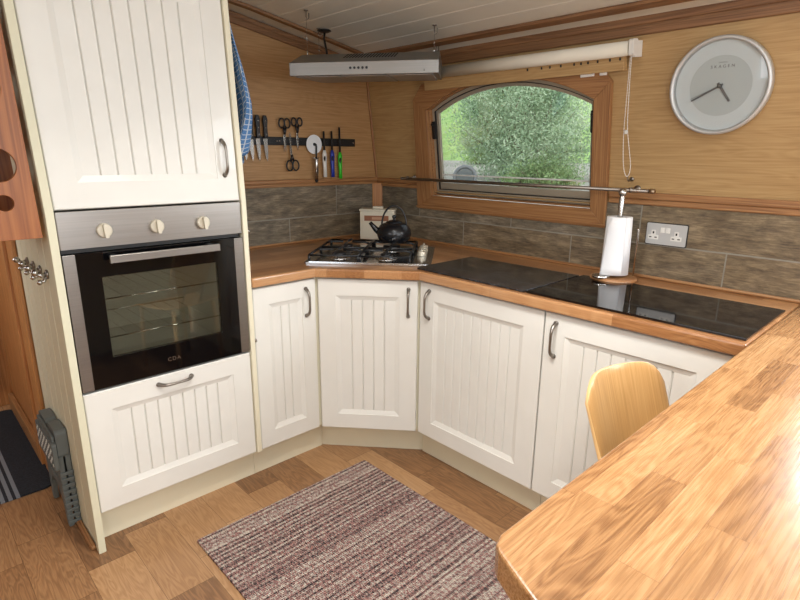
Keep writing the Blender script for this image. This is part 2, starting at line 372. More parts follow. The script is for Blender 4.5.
def rrect(x0, y0, x1, y1, r, n=5):
    h = math.pi/2; return arc(x1-r, y0+r, r, -h, 0, n)+arc(x1-r, y1-r, r, 0, h, n)+arc(x0+r, y1-r, r, h, 2*h, n)+arc(x0+r, y0+r, r, 2*h, 3*h, n)
def circ(cx, cy, r, n=28): return [(cx+r*math.cos(2*math.pi*i/n), cy+r*math.sin(2*math.pi*i/n)) for i in range(n)]

# ------------------------------------------------------------------ room shell
XL = -3.3; YF = -6.0
def czf(x):
    pts = [(0.1, 1.853), (-.09, 1.888), (-.5, 1.965), (-.9, 2.035), (-1.3, 2.085), (-1.65, 2.105), (-2.0, 2.085), (-2.4, 2.035), (-3.2, 1.885), (-3.4, 1.85)]
    for (a, za), (b, zb) in zip(pts, pts[1:]):
        if b <= x <= a: return za+(zb-za)*(a-x)/(a-b)
    return 1.85
struct(MB().box(XL-.1, YF-.1, -.05, 0.1, 2.0, 0).build('floor', 'floor'))
# ceiling boards run the length of the cabin, V joints between, an opening for the skylight
mb = MB(); x = .1; pitch = .108
def board(xa, xb, ya, yb):
    P = [(xa, czf(xa)+.004), (xa-.004, czf(xa-.004)), (xb+.004, czf(xb+.004)), (xb, czf(xb)+.004), (xb, czf(xb)+.03), (xa, czf(xa)+.03)]
    n = len(P); mb.add([(p[0], ya, p[1]) for p in P]+[(p[0], yb, p[1]) for p in P],
       [list(range(n)), list(range(n, 2*n))[::-1]]+[(i, i+n, (i+1) % n+n, (i+1) % n) for i in range(n)])
while x > XL-.05:
    xa, xb = x, x-pitch
    if -2.15 < (xa+xb)/2 < -1.15: board(xa, xb, YF-.1, -3.7); board(xa, xb, -2.1, 2.0)
    else: board(xa, xb, YF-.1, 2.0)
    x -= pitch
struct(mb.build('ceiling', 'ceil'))
# bulkhead behind the knives (faces -y)
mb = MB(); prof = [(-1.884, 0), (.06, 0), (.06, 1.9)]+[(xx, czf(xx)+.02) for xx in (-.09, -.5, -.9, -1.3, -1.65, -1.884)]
mb.prism(prof, -.05, 0); struct(mb.build('wall_back', 'veneerA_shade', M=FA()))
for lx_, ly_, lb_ in ((-1.45, -1.75, 'added round ceiling fitting for the fill light above the kitchen floor'), (-1.9, -4.3, 'added round ceiling fitting for the fill light far behind the breakfast bar')):  # unseen fittings added where the overhead fills sit
    lt = thing('added_fitting', Vector((lx_, ly_, czf(lx_)-.002)), lb_, 'ceiling light')
    MB().lathe([(.19, 0), (.20, -.006), (.20, -.014), (.185, -.022), (.18, -.004)], 40).build('trim_ring', 'white', lt)
# passage beyond, left of the bulkhead
mb = MB().box(-1.884, .05, 0, -1.85, .96, 2.1); struct(mb.build('wall_passage_right', 'trimz'))
mb = MB(); mb.box(-3.3, 1.02, 0, -1.85, 1.06, 2.1); mb.box(-2.2, .995, .12, -1.93, 1.02, 1.9); mb.box(-2.16, .985, .2, -1.97, 1.0, 1.0)
struct(mb.build('wall_passage_end', 'trimz', bevel=.004))
struct(MB().box(-3.3, -.0, 0, -2.62, .05, 2.1).build('wall_back_left', 'trimz'))
# side of the cabin by the window: upright to the rail, leaning inwards above
struct(MB().box(0, YF-.1, 0, .08, 2.0, 1.16).box(0, YF-.1, 1.16, .08, -1.414, GZ).box(0, -.468, 1.16, .08, 2.0, GZ).build('wall_right_lower', 'carcass'))
def archpts(p0, p1, qs, qp, n=24):
    """circular arch from (p1,qs) over to (p0,qs), peak at qp"""
    hw = (p1-p0)/2; h = qp-qs; r = (hw*hw+h*h)/(2*h); cx = (p0+p1)/2; cy = qp-r; a = math.asin(hw/r)
    return [(cx+r*math.sin(a-2*a*i/n), cy+r*math.cos(a-2*a*i/n)) for i in range(n+1)]
def opening(p0, p1, qb, qs, qp): return [(p0, qb), (p1, qb)]+archpts(p0, p1, qs, qp)
WIN = (.472, 1.414, -.018, .428, .550)
W2 = (2.29, 3.60, .03, .412, .532)
mb = MB(); hole1 = [(a, max(b, .003)) for a, b in opening(*WIN)]
mb.prism([(-2.0, 0), (6.1, 0), (6.1, .74), (-2.0, .74)], -.06, 0, [hole1, opening(*W2)])
struct(mb.build('wall_right', 'veneer', M=FW))
# other walls, behind the viewer, with their windows; the left wall's last is added for passage fill
FL = frame((XL, 0, 0), (0, 1, 0), (0, 0, 1), (1, 0, 0))
mb = MB(); mb.prism([(-6.1, 0), (2, 0), (2, 1.95), (-6.1, 1.95)], -.06, 0, [[(-2.1, 1.15), (-1.1, 1.15), (-1.1, 1.75), (-2.1, 1.75)], [(-4.6, 1.15), (-3.2, 1.15), (-3.2, 1.75), (-4.6, 1.75)], [(.1, 1.15), (.8, 1.15), (.8, 1.75), (.1, 1.75)]])
struct(mb.build('wall_left', 'veneer', M=FL))
FF = frame((0, YF, 0), (-1, 0, 0), (0, 0, 1), (0, 1, 0))
mb = MB(); mb.prism([(-.1, 0), (3.4, 0), (3.4, 1.95), (1.65, 2.12), (-.1, 1.95)], -.06, 0, [[(.75, .35), (2.55, .35), (2.55, 2.0), (.75, 2.0)]])
struct(mb.build('wall_front', 'veneer', M=FF))

# window in view: oak surround, metal frame, pane
def ring(mb, outer, inner, z0, z1, mat=0): mb.prism(outer, z0, z1, [inner], mat)
win = bpy.data.objects.new('window_1', None); COL.objects.link(win); win.matrix_world = FW; struct(win)
p0, p1, qb, qs, qp = WIN
outer = None
mb = MB(); A4 = archpts(p0, p1, qs, qp)
mb.prism([(.358, -.095), (1.484, -.095), (p1, qb), (p0, qb)], .0095, .024)
mb.prism([(.358, -.095), (p0, qb), (p0, qs), (.384, .488)], .0015, .024, mat=1)
mb.prism([(1.484, -.095), (1.484, .492), (p1, qs), (p1, qb)], .0015, .024, mat=1)
mb.prism([(.384, .488), (p0, qs)]+A4[::-1][1:-1]+[(p1, qs), (1.484, .492), (1.412, .576), (.452, .560)], .0015, .024)
mb.box(.353, -.088, .024, 1.488, -.078, .030)
ring(mb, [(p0-.001, qb-.001), (p1+.001, qb-.001)]+archpts(p0-.001, p1+.001, qs, qp+.001), opening(p0+.006, p1-.006, qb+.006, qs, qp-.006), -.055, .0015)
mb.build('window_frame', ['trimx', 'trimw'], win, bevel=.002)
mb = MB(); ring(mb, opening(p0+.006, p1-.006, qb+.006, qs, qp-.006), opening(p0+.026, p1-.022, qb+.03, qs-.008, qp-.024), -.045, -.02)
ring(mb, opening(p0+.026, p1-.022, qb+.03, qs-.008, qp-.024), opening(p0+.045, p1-.035, qb+.065, qs-.02, qp-.042), -.043, -.028)
mb.build('metal_frame', 'alu', win, bevel=.002)
mb = MB(); ring(mb, opening(p0+.0245, p1-.0205, qb+.0285, qs-.008, qp-.0225), opening(p0+.0285, p1-.0245, qb+.0325, qs-.008, qp-.0265), -.046, -.0185)
mb.build('rubber_seal', 'black', win)
mb = MB().prism(opening(p0+.04, p1-.03, qb+.06, qs-.02, qp-.038), -.038, -.034); mb.build('pane', 'glass', win)
for px, q in ((p0+.018, .325), (p1-.018, .34)):
    mb = MB().prism(rrect(px-.009, q-.045, px+.009, q+.045, .006), -.02, -.006); mb.tube([(px, q+.03, -.006), (px, q+.03, .004)], .006)
    mb.build('window_catch', 'black', win, bevel=.002)
MB().box(p0+.045, .088, -.034, p1-.035, .094, -.028).build('glazing_bar', 'white', win)
win2 = bpy.data.objects.new('window_2', None); COL.objects.link(win2); win2.matrix_world = FW; struct(win2)
p0, p1, qb, qs, qp = W2
mb = MB(); ring(mb, [(p0-.09, qb-.06), (p1+.09, qb-.06), (p1+.09, .56), (p0-.09, .56)], opening(*W2), .0015, .024); mb.build('window_frame', 'trimx', win2, bevel=.003)
mb = MB(); ring(mb, opening(p0, p1, qb, qs, qp), opening(p0+.035, p1-.035, qb+.035, qs-.01, qp-.035), -.045, -.02); mb.build('metal_frame', 'alu', win2)
for i, (ya, yb) in enumerate(((-2.1, -1.1), (-4.6, -3.2), (.1, .8))):  # last frame belongs to the opening added for passage fill
    w3 = bpy.data.objects.new('window_%d' % (i+3), None); COL.objects.link(w3); w3.matrix_world = FL; struct(w3)
    mb = MB(); ring(mb, [(ya-.07, 1.08), (yb+.07, 1.08), (yb+.07, 1.82), (ya-.07, 1.82)], [(ya, 1.15), (yb, 1.15), (yb, 1.75), (ya, 1.75)], .001, .02); mb.build('window_frame', 'trimx', w3)
mb = MB(); ring(mb, [(.68, .28), (2.62, .28), (2.62, 2.05), (.68, 2.05)], [(.75, .35), (2.55, .35), (2.55, 2.0), (.75, 2.0)], .001, .03); mb.box(1.62, .35, 0.001, 1.68, 2.0, .03)
struct(mb.build('door_1', 'trimz', M=FF))

# trims
def trim(n, mb, mat, M=None, bevel=.004): return struct(mb.build('trim_%d' % n, mat, M=M, bevel=bevel))
trim(1, MB().box(-1.222, 1.225, 0.0005, -.012, 1.243, .016).box(-1.222, 1.243, 0.0005, -.012, 1.264, .022), 'trimx', FA())          # rail above tiles, bulkhead
trim(2, MB().box(1.492, 1.212, .0005, 6, 1.235, .016).box(1.492, 1.235, .0005, 6, 1.262, .022).box(.0, 1.212, .0005, .358, 1.235, .016).box(.0, 1.235, .0005, .358, 1.262, .022), 'trimx', FB())
# moulding along the foot of the ceiling on the leaning wall and on the bulkhead
trim(3, MB().box(-.0, .640, .001, 6, .715, .014).box(-.0, .675, .014, 6, .715, .022), 'trimd', FW)
mb = MB(); xs = [-.085, -.5, -.9, -1.222]
up_ = [(xx, czf(xx)-.002) for xx in xs]; dn = [(xx, czf(xx)-.052) for xx in reversed(xs)]
mb.prism(up_+dn, .001, .014)
up2 = [(xx, czf(xx)-.002) for xx in xs]; dn2 = [(xx, czf(xx)-.026) for xx in reversed(xs)]; mb.prism(up2+dn2, .014, .022)
trim(4, mb, 'trimd', FA())
mb = MB(); mb.add([(-.195, 0, czf(-.195)), (-.24, 0, czf(-.24)), (-.24, 0, czf(-.24)-.014), (-.195, 0, czf(-.195)-.014), (-.195, -6, czf(-.195)), (-.24, -6, czf(-.24)), (-.24, -6, czf(-.24)-.014), (-.195, -6, czf(-.195)-.014)],
       [(0, 1, 2, 3), (7, 6, 5, 4), (0, 4, 5, 1), (1, 5, 6, 2), (2, 6, 7, 3), (3, 7, 4, 0)])
trim(5, mb, 'trimy_shade')
mb = MB(); xs = [-.245, -.5, -.9, -1.215]; mb.prism([(xx, czf(xx)-.001) for xx in xs]+[(xx, czf(xx)-.015) for xx in reversed(xs)], .14, .175); trim(6, mb, 'trimd', FA())
# corner batten, upright behind the caddy, then leaning with the wall
trim(7, MB().prism([(-.0005, -.0005), (-.052, -.0005), (-.052, -.012), (-.012, -.052), (-.0005, -.052)], .921, 1.230), 'trimz')
trim(8, MB().box(.0, .06, .001, .013, .66, .012), 'trimw', FW)
# tile splashbacks
struct(MB().box(-1.222, .921, .0005, 0, 1.225, .009).build('trim_9', 'tileA', M=FA()))
struct(MB().prism([(.009, .921), (6, .921), (6, 1.212), (1.482, 1.212), (1.482, 1.105), (.360, 1.105), (.372, 1.212), (.009, 1.212)], .0005, .009).build('trim_10', 'tileB', M=FB()))
trim(11, MB().box(-1.222, .919, .009, -.02, .932, .02), 'trimx', FA(), .005)
trim(12, MB().box(.02, .919, .009, 2.9, .932, .02), 'trimx', FB(), .005)
# casing of the passage and its skirting
mb = MB().box(-1.902, .0, 0, -1.885, .12, 2.1).box(-1.897, .12, 0, -1.885, .16, 2.1).box(-1.910, .16, 0, -1.885, .235, 2.1)
trim(13, mb, 'trimz', None, .004)
trim(14, MB().box(-1.91, .235, 0, -1.885, .96, .09), 'trimy')
trim(15, MB().box(-1.905, -.60, 0, -1.887, .0, .018), 'trimy', None, .006)
# batten above the window behind the blind
trim(16, MB().box(.50, .525, .024, 1.545, .582, .05), 'veneer', FW, .002)

# ------------------------------------------------------------------ cabinets
def rectring(mb, a, za, b, zb, mat=0):
    (x0, y0, x1, y1), (u0, v0, u1, v1) = a, b
    v = [(x0, y0, za), (x1, y0, za), (x1, y1, za), (x0, y1, za), (u0, v0, zb), (u1, v0, zb), (u1, v1, zb), (u0, v1, zb)]
    mb.add(v, [(0, 1, 5, 4), (1, 2, 6, 5), (2, 3, 7, 6), (3, 0, 4, 7)], mat)
def door_mesh(w_, h, mx=.088, my=.088, pitch=.052):
    mb = MB(); t = .02
    mb.box(0, 0, 0, w_, h, .004)
    e = .003
    # slab sides and front ring
    rectring(mb, (0, 0, w_, h), .004, (0, 0, w_, h), t-e); rectring(mb, (0, 0, w_, h), t-e, (e, e, w_-e, h-e), t)
    i0 = (mx, my, w_-mx, h-my); rectring(mb, (e, e, w_-e, h-e), t, i0, t)
    c = .020; i1 = (mx+c, my+c, w_-mx-c, h-my-c); rectring(mb, i0, t, i0, t-.003); rectring(mb, i0, t-.003, i1, .0105); rectring(mb, i1, .0105, i1, .004)
    x0, y0, x1, y1 = i1; n = max(2, round((x1-x0)/pitch)); p = (x1-x0)/n
    for k in range(n):
        a, b = x0+k*p+(.0006 if k else 0), x0+(k+1)*p-(.0006 if k < n-1 else 0)
        mb.box(a, y0, .0035, b, y1, .0065); mb.frustum((a, y0, b, y1), .0065, (a+(.0030 if k else 0), y0, b-(.0030 if k < n-1 else 0), y1), .0105)
    return mb
def handle(parent, x, y, vertical=True, L=.122):
    pts = []; rs = []
    for i in range(17):
        u = i/16; s_ = (u-.5)*L; z = .03*(1-abs(2*u-1)**5)
        pts.append((0, s_, .0205+z) if vertical else (s_, 0, .0205+z)); rs.append(.0048+.0035*abs(2*u-1)**3)
    mb = MB().tube(pts, rs, 10)
    for s_ in (-L/2, L/2):
        p = (0, s_, .02) if vertical else (s_, 0, .02)
        mb.lathe([(.009, 0), (.0088, .004), (.006, .006)], 14, M=Matrix.Translation(p))
    return mb.build('handle', 'pewter', parent, T3(x, y))
def add_door(root, M, w_, h, hx, hy, vertical=True, name='door', **kw):
    d = door_mesh(w_, h, **kw).build(name, 'door', root, root.matrix_world.inverted() @ M)
    handle(d, hx, hy, vertical); return d
YA, XB = -.604, -.585    # carcass fronts; doors stand 20 mm proud
ZB, ZT, ZW = .15, .87, .919

# tall oven cabinet
tc = thing('oven_cabinet', Vector((-1.5525, -.3, 0)), 'tall cream cabinet that houses the built-in oven, grooved door above and drawer below', 'cabinet')
def loc(o): return o.matrix_world.inverted()
mb = MB(); mb.box(-1.864, -.60, .15, -1.244, -.02, .606); mb.box(-1.864, -.60, 1.226, -1.244, -.02, 2.07); mb.box(-1.864, -.04, .606, -1.244, -.02, 1.226)
mb.build('carcass', 'carcass', tc, loc(tc))
# left end panel, tongue and groove face towards the passage
mb = MB(); mb.box(-1.879, -.634, 0, -1.865, -.003, 2.075); mb.box(-1.888, -.634, 0, -1.879, -.600, 2.075)
y = -.600
while y < -.02:
    y2 = min(y+.0985, -.003); mb.add([], [])
    a, b = y+.0035, y2-.0035
    mb.add([(-1.879, a-.002, 0.0), (-1.879, b+.002, 0.0), (-1.879, b+.002, 2.075), (-1.879, a-.002, 2.075), (-1.8848, a+.001, 0.0), (-1.8848, b-.001, 0.0), (-1.8848, b-.001, 2.075), (-1.8848, a+.001, 2.075)],
           [(4, 7, 6, 5), (0, 4, 5, 1), (1, 5, 6, 2), (2, 6, 7, 3), (3, 7, 4, 0)])
    y = y2
mb.build('side_panel', 'tongue', tc, loc(tc))
MB().box(-1.243, -.634, .149, -1.2235, -.003, 2.06).build('side_panel', 'carcass', tc, loc(tc), bevel=.002)
for zc_ in (1.105, .655): MB().tube([(-1.2235, -.628, zc_), (-1.2155, -.628, zc_)], .008, 12).build('side_catch', 'steel', tc, loc(tc))
MB().box(-1.864, -.55, 0, -1.2235, -.532, .148).build('plinth', 'carcass', tc, loc(tc))
add_door(tc, FA(-1.861, YA, 1.226), .616, .757, .566, .156, mx=.078, my=.082, pitch=.053)
add_door(tc, FA(-1.861, YA, ZB), .616, .458, .306, .427, False, name='drawer_front', mx=.079, my=.074, pitch=.049)

# the old cabinet leans a touch away from the window wall above the oven
def lean(root):
    for c in list(root.children)+[g for c in root.children for g in c.children]:
        bpy.context.view_layer.update()
        W = c.matrix_world.copy(); Wi = W.inverted()
        for v in c.data.vertices:
            p = W @ v.co
            if p.z > 1.22: p.x -= .030*(p.z-1.22); v.co = Wi @ p
def split_z(o, z0):
    bm = bmesh.new(); bm.from_mesh(o.data); Wi = o.matrix_world.inverted()
    bmesh.ops.bisect_plane(bm, geom=bm.verts[:]+bm.edges[:]+bm.faces[:], plane_co=Wi @ Vector((0, 0, z0)), plane_no=Wi.to_3x3() @ Vector((0, 0, 1)))
    bm.to_mesh(o.data); bm.free()
bpy.context.view_layer.update()
for c in tc.children:
    if c.name.startswith('side_panel'): split_z(c, 1.22)
lean(tc)

# oven
ov = thing('built_in_oven', FA(-1.862, YA, .613), 'built-in single oven with steel control strip and black glass door', 'oven')
mb = MB().prism([(0, .488), (.618, .488), (.618, .607), (0, .607)], 0.001, .021); mb.build('control_panel', 'steelx', ov, bevel=.003)
MB().box(.004, .474, -.02, .614, .4875, .006).build('air_gap_strip', 'black', ov)
mb = MB(); mb.box(.085, .06, -.45, .535, .07, -.001); mb.box(.085, .43, -.45, .535, .44, -.001); mb.box(.085, .06, -.45, .095, .44, -.001); mb.box(.525, .06, -.45, .535, .44, -.001); mb.box(.085, .06, -.46, .535, .44, -.45)
mb.build('cavity', 'enamel', ov)
for yy in (.168, .305):
    mb = MB(); mb.tube([(.097, yy, -.012), (.523, yy, -.012)], .003, 8); mb.tube([(.097, yy, -.38), (.523, yy, -.38)], .003, 8)
    for k in range(8): mb.tube([(.13+k*.05, yy-.002, -.03), (.13+k*.05, yy-.002, -.38)], .0008, 6)
    mb.build('oven_rack', 'chrome', ov)
dr = MB().prism([(.001, .004), (.617, .004), (.617, .472), (.001, .472)], .001, .021, [rrect(.108, .106, .508, .388, .004)]).build('oven_door', 'blkglass', ov)
MB().box(.106, .104, .012, .510, .390, .016).build('pane', 'ovenglass', dr)
for ex in (.002, .580): MB().box(ex, .005, .0212, ex+.036, .471, .0235).build('edge_strip', 'steelx', dr, bevel=.0008)
mb = MB().prism([(.128, .437), (.505, .437), (.505, .463), (.128, .463)], .052, .064)
mb.build('handle', 'steelx', dr, bevel=.002)
for ex in (.140, .475): MB().box(ex, .440, .0212, ex+.018, .460, .053).build('handle_mount', 'black', dr)
text('CDA', .020, T3(.312, .05, .0215), 'steel', dr, 'badge', .0003, 1.25)
for kx in (.132, .299, .464):
    Mk = T3(kx, .541, .0215)
    mb = MB().lathe([(.0235, 0), (.024, .004), (.0228, .012), (.020, .014)], 28); mb.prism(rrect(-.006, -.0225, .006, .0225, .005), .013, .030)
    kn = mb.build('control_knob', 'knob', ov, Mk @ Matrix.Rotation(.06, 4, 'Z'), bevel=.001)
    mb = MB()
    for a in range(-3, 4):
        an = math.pi/2+a*.6; mb.box(.030*math.cos(an)-.0008, .030*math.sin(an)-.0008, -.0002, .030*math.cos(an)+.0008, .030*math.sin(an)+.0008, .0004)
    mb.build('dial_mark', 'print', ov, Mk)

# base cabinets
b1 = thing('base_cabinet', Vector((-1.05, -.3, 0)), 'narrow cream base cabinet between the oven cabinet and the angled corner cabinet', 'cabinet')
MB().box(-1.2225, -.602, .15, -.915, -.02, .877).build('carcass', 'carcass', b1, loc(b1))
MB().box(-1.2225, -.550, 0, -.852, -.532, .148).build('plinth', 'carcass', b1, loc(b1))
add_door(b1, FA(-1.217, YA, ZB), .304, .72, .253, .622, mx=.070, my=.074, pitch=.046)
A_, B_ = Vector((-.909, -.626, 0)), Vector((-.607, -.967, 0)); dv = (B_-A_).normalized(); dn_ = Vector((-dv.y, dv.x, 0))*-1
if dn_.x > 0: dn_ = -dn_
b2 = thing('corner_base_cabinet', Vector((-.45, -.45, 0)), 'cream corner base cabinet set at an angle under the gas hob', 'cabinet')
q1, q2 = A_-dn_*.021, B_-dn_*.021
MB().prism([(q1.x, q1.y), (q2.x, q2.y), (-.583, -.955), (-.02, -.955), (-.02, -.02), (-.913, -.02), (-.913, -.602)], .15, .877).build('carcass', 'carcass', b2, loc(b2))
MB().prism([(-.849, -.545), (-.510, -.928), (-.497, -.916), (-.837, -.533)], 0, .148).build('plinth', 'carcass', b2, loc(b2))
L_ = (B_-A_).length
add_door(b2, frame((A_.x-dn_.x*.02, A_.y-dn_.y*.02, ZB), dv, (0, 0, 1), dn_).copy() @ T3(.006, 0), L_-.012, .72, L_-.012-.041, .622, mx=.079, my=.074, pitch=.047)
def bcab(y0, y1, label, hx, door=True):
    b = thing('base_cabinet', Vector((-.3, (y0+y1)/2, 0)), label, 'cabinet')
    MB().box(-.583, y1+.001, .15, -.02, y0-.001, .877).build('carcass', 'carcass', b, loc(b))
    MB().box(-.523, y1+.001, 0, -.505, y0-(.001 if y0 < -1 else -.04), .148).build('plinth', 'carcass', b, loc(b))
    add_door(b, FB(XB, y0-.003, ZB), y0-y1-.006, .72, hx, .627, mx=.081, my=.074, pitch=.048)
bcab(-.967, -1.587, 'wide cream base cabinet under the window, next to the angled corner cabinet', .056)
bcab(-1.587, -2.183, 'wide cream base cabinet behind the plywood chair, nearest the breakfast bar', .045)
b5 = thing('end_base_cabinet', Vector((-.3, -2.52, 0)), 'plain cream cabinet body under the wall end of the breakfast bar', 'cabinet')
MB().box(-.583, -2.84, .0, -.02, -2.184, .877).build('carcass', 'carcass', b5, loc(b5))

# worktops
wt = MB()
P1, P2 = (-.925, -.642), (-.628, -.987)
wt.prism([(-1.2225, -.004), (-1.2225, -.642), P1, (-.48, -.48), (-.004, -.004)], .879, ZW, mat=0)
wt.prism([P1, P2, (-.480, -.48)], .879, ZW, mat=0)
wt.prism([(-.004, -.004), (-.48, -.48), P2, (-.628, -2.213), (-.004, -2.213)], .879, ZW, mat=1)
o = wt.build('worktop', ['topx', 'topy'])
bm = bmesh.new(); bm.from_mesh(o.data); bmesh.ops.remove_doubles(bm, verts=bm.verts, dist=.0002)
# drop the coincident inner walls so the bevel only rounds the outer edge
seen = {}
for f in bm.faces: seen.setdefault(tuple(sorted(v.index for v in f.verts)), []).append(f)
kill = [f for fs in seen.values() if len(fs) > 1 for f in fs]; bmesh.ops.delete(bm, geom=kill, context='FACES_ONLY'); bm.to_mesh(o.data); bm.free()
bv = o.modifiers.new('bevel', 'BEVEL'); bv.width = .007; bv.segments = 3; bv.limit_method = 'ANGLE'; bv.angle_limit = 1.0
tag(o, 'oiled hardwood worktop running around the corner over the cream base cabinets', 'worktop')
bt = thing('breakfast_bar', Vector((-.9, -2.55, 0)), 'broad hardwood breakfast bar counter in the right foreground', 'counter')
poly = [(-.004, -2.2165), (-.004, -2.86), (-1.99, -2.86), (-1.91, -2.60), (-1.81, -2.36), (-1.765, -2.262), (-1.752, -2.236), (-1.742, -2.224), (-1.722, -2.2165)]
MB().prism(poly, .874, ZW).build('counter_top', 'bar', bt, loc(bt), bevel=.008, seg=3)
MB().box(-1.62, -2.83, 0, -.62, -2.80, .873).build('support_panel', 'carcass', bt, loc(bt))

# glass boards on the worktop
for nm, pl_, mt, lb in (('worktop_saver', [(-.600, -.945), (-.575, -.935), (-.222, -.935), (-.205, -1.492), (-.600, -1.492)], 'slate', 'slate-patterned glass worktop saver, the one next to the gas hob'),
                    ('worktop_saver', [(-.598, -1.500), (-.186, -1.500), (-.180, -2.204), (-.598, -2.204)], 'blkglass', 'plain glossy black glass worktop saver in front of the kitchen roll')):
    o = MB().prism(pl_, ZW+.001, ZW+.008).build(nm, mt, bevel=.001); tag(o, lb, 'chopping board', 'glass worktop savers')

# ------------------------------------------------------------------ hob
hx = Vector((.371, -.428, 0)).normalized(); hy = Vector((-hx.y, hx.x, 0))
HM = frame((-.902, -.521, ZW+.001), hx, hy, (0, 0, 1))
hob = thing('gas_hob', HM, 'four-burner steel gas hob with black pan supports set across the corner', 'hob')
mb = MB().prism(rrect(0, 0, .575, .50, .012), 0, .006); mb.prism(rrect(.012, .012, .563, .488, .01), .006, .010); mb.build('hob_plate', 'hobsteel', hob, bevel=.001)
for (bx, by, r) in ((.135, .13, .036), (.36, .12, .026), (.135, .365, .026), (.36, .365, .045)):
    b = MB().lathe([(r+.028, .010), (r+.024, .013), (r+.004, .0135), (r+.002, .022), (r, .024)], 32).build('burner', 'steel', hob, T3(bx, by))
    MB().lathe([(r-.002, .0242), (r, .028), (r-.003, .033), (r-.012, .0345)], 32).build('burner_cap', 'iron', b)
for (x0, x1) in ((.022, .245), (.255, .478)):
    mb = MB(); y0, y1 = .02, .48; zt = .046; r = .0056
    mb.tube([(x0, y0, .036), (x1, y0, .036), (x1, y1, .036), (x0, y1, .036)], r, 6, closed=True)
    xm = (x0+x1)/2
    for (bx, by) in ((xm, .13), (xm, .365)):
        for dx, dy in ((1, 0), (-1, 0)):
            mb.tube([(bx+dx*.024, by, zt), (bx+dx*.09, by, zt), (x1 if dx > 0 else x0, by, .038)], r, 6)
        ye = y0 if by < .25 else y1; sg = -1 if by < .25 else 1
        mb.tube([(bx, by+sg*.024, zt), (bx, by+sg*.09, zt), (bx, ye, .038)], r, 6)
        mb.tube([(bx, by-sg*.024, zt), (bx, by-sg*.1175, .042)], r, 6)
    mb.tube([(x0, .2475, .036), (x1, .2475, .036)], r, 6)
    for fx in (x0, x1):
        for fy in (y0, y1, .2475): mb.tube([(fx, fy, .0105), (fx, fy, .036)], r*1.2, 6)
    mb.build('pan_support', 'iron', hob)
for k in range(4):
    mb = MB().lathe([(.021, 0), (.0215, .003), (.0195, .020), (.018, .022)], 20); mb.prism(rrect(-.0045, -.018, .0045, .018, .003), .022, .032)
    mb.build('control_knob', 'knob', hob, T3(.522, .215+k*.058, .0105), bevel=.001)

# kettle
kt = thing('kettle', frame((-.395, -.575, ZW+.001+.046+.005), hx, hy, (0, 0, 1)), 'black rounded stovetop kettle with hoop handle on the hob', 'kettle')
MB().lathe([(.052, 0), (.066, .004), (.080, .020), (.0865, .042), (.084, .064), (.070, .086), (.050, .097), (.040, .100)], 40).build('kettle_body', 'kettle', kt)
MB().lathe([(.041, .0995), (.040, .103), (.024, .110), (.008, .113), (.006, .118), (.010, .123), (.011, .130), (.007, .136), (.002, .137)], 28).build('lid', 'kettle', kt)
MB().tube([(-.070, 0, .050), (-.092, 0, .064), (-.108, 0, .082), (-.122, 0, .098)], [.020, .015, .011, .009], 14, flat=1.).build('spout', 'kettle', kt)
MB().tube([(.062*math.cos(a), .0, .082+.100*math.sin(a)) for a in [math.pi*i/20 for i in range(21)]], .0045, 10).build('hoop_handle', 'iron', kt)

# cream tin caddy in the corner
cdn = thing('storage_caddy', frame((-.187, -.207, ZW+.001), hx, hy, (0, 0, 1)), 'cream storage tin with lid and small brown label in the worktop corner', 'tin')
MB().box(-.100, 0, 0, .100, .085, .163).build('body', 'cream', cdn, bevel=.004)
MB().box(-.104, -.004, .1635, .104, .089, .174).box(-.03, .03, .174, .03, .055, .188).build('lid', 'cream', cdn, bevel=.003)
MB().box(-.074, -.0025, .108, .066, -.0005, .138).build('label_plate', plain('brown_label', (150, 96, 66), .5), cdn)
MB().box(-.03, -.0035, .116, .034, -.0027, .130).build('label_panel', plain('label_tan', (196, 150, 116), .5), cdn)

# ------------------------------------------------------------------ cooker hood
HL = Vector((-.937, -.527, 1.705)); HR = Vector((-.541, -.987, 1.715)); ux = (HR-HL).normalized(); uz = Vector((0, 0, 1)); uy = Vector((-ux.y, ux.x, 0)).normalized(); uz = ux.cross(uy)
hd = thing('cooker_hood', frame(HL, ux, uy, uz), 'slim steel cooker hood hung on wires above the hob', 'cooker hood')
W_ = (HR-HL).length
def yz(mb, prof, x0, x1, mat=0):  # extrude a y-z profile along x
    n = len(prof); mb.add([(x0, a, b) for a, b in prof]+[(x1, a, b) for a, b in prof], [list(range(n))[::-1], list(range(n, 2*n))]+[(i, (i+1) % n, (i+1) % n+n, i+n) for i in range(n)], mat)
mb = MB(); n = 4
ft = [(0, 0), (0, .052)]
# visor box with a narrower top
v = [(0, 0, 0), (W_, 0, 0), (W_, 0, .05), (0, 0, .05), (.002, .20, .112), (W_-.002, .20, .112), (.002, .50, .112), (W_-.002, .50, .112), (.0, .50, .036), (W_, .50, .036), (0, .50, .07), (W_, .50, .07)]
mb.add(v, [(0, 1, 2, 3), (3, 2, 5, 4), (4, 5, 7, 6), (0, 8, 9, 1), (8, 10, 11, 9), (10, 6, 7, 11), (3, 4, 6, 10), (0, 3, 10, 8), (2, 11, 7, 5), (1, 9, 11, 2)])
mb.build('hood_body', 'hoodsteel', hd, bevel=.0015)
BM = frame((0, 0, 0), (1, 0, 0), (0, .5, .036), (0, -.036, .5))
for k in range(3): MB().box(.02+k*.19, .02, -.005, .02+k*.19+.184, .485, -.0005, M=BM).build('grease_filter', 'filter', hd, bevel=.002)
mb = MB(); fn = Vector((0, .20, .062)).normalized(); nn = Vector((0, -.062, .20)).normalized()
FM = frame((0, 0, .05), (1, 0, 0), fn, nn)
for k in range(18): mb.prism([(.205+k*.0125, .09), (.2105+k*.0125, .09), (.2155+k*.0125, .195), (.210+k*.0125, .195)], .0003, .0010, M=FM)
mb.build('vent_slots', 'dark', hd)
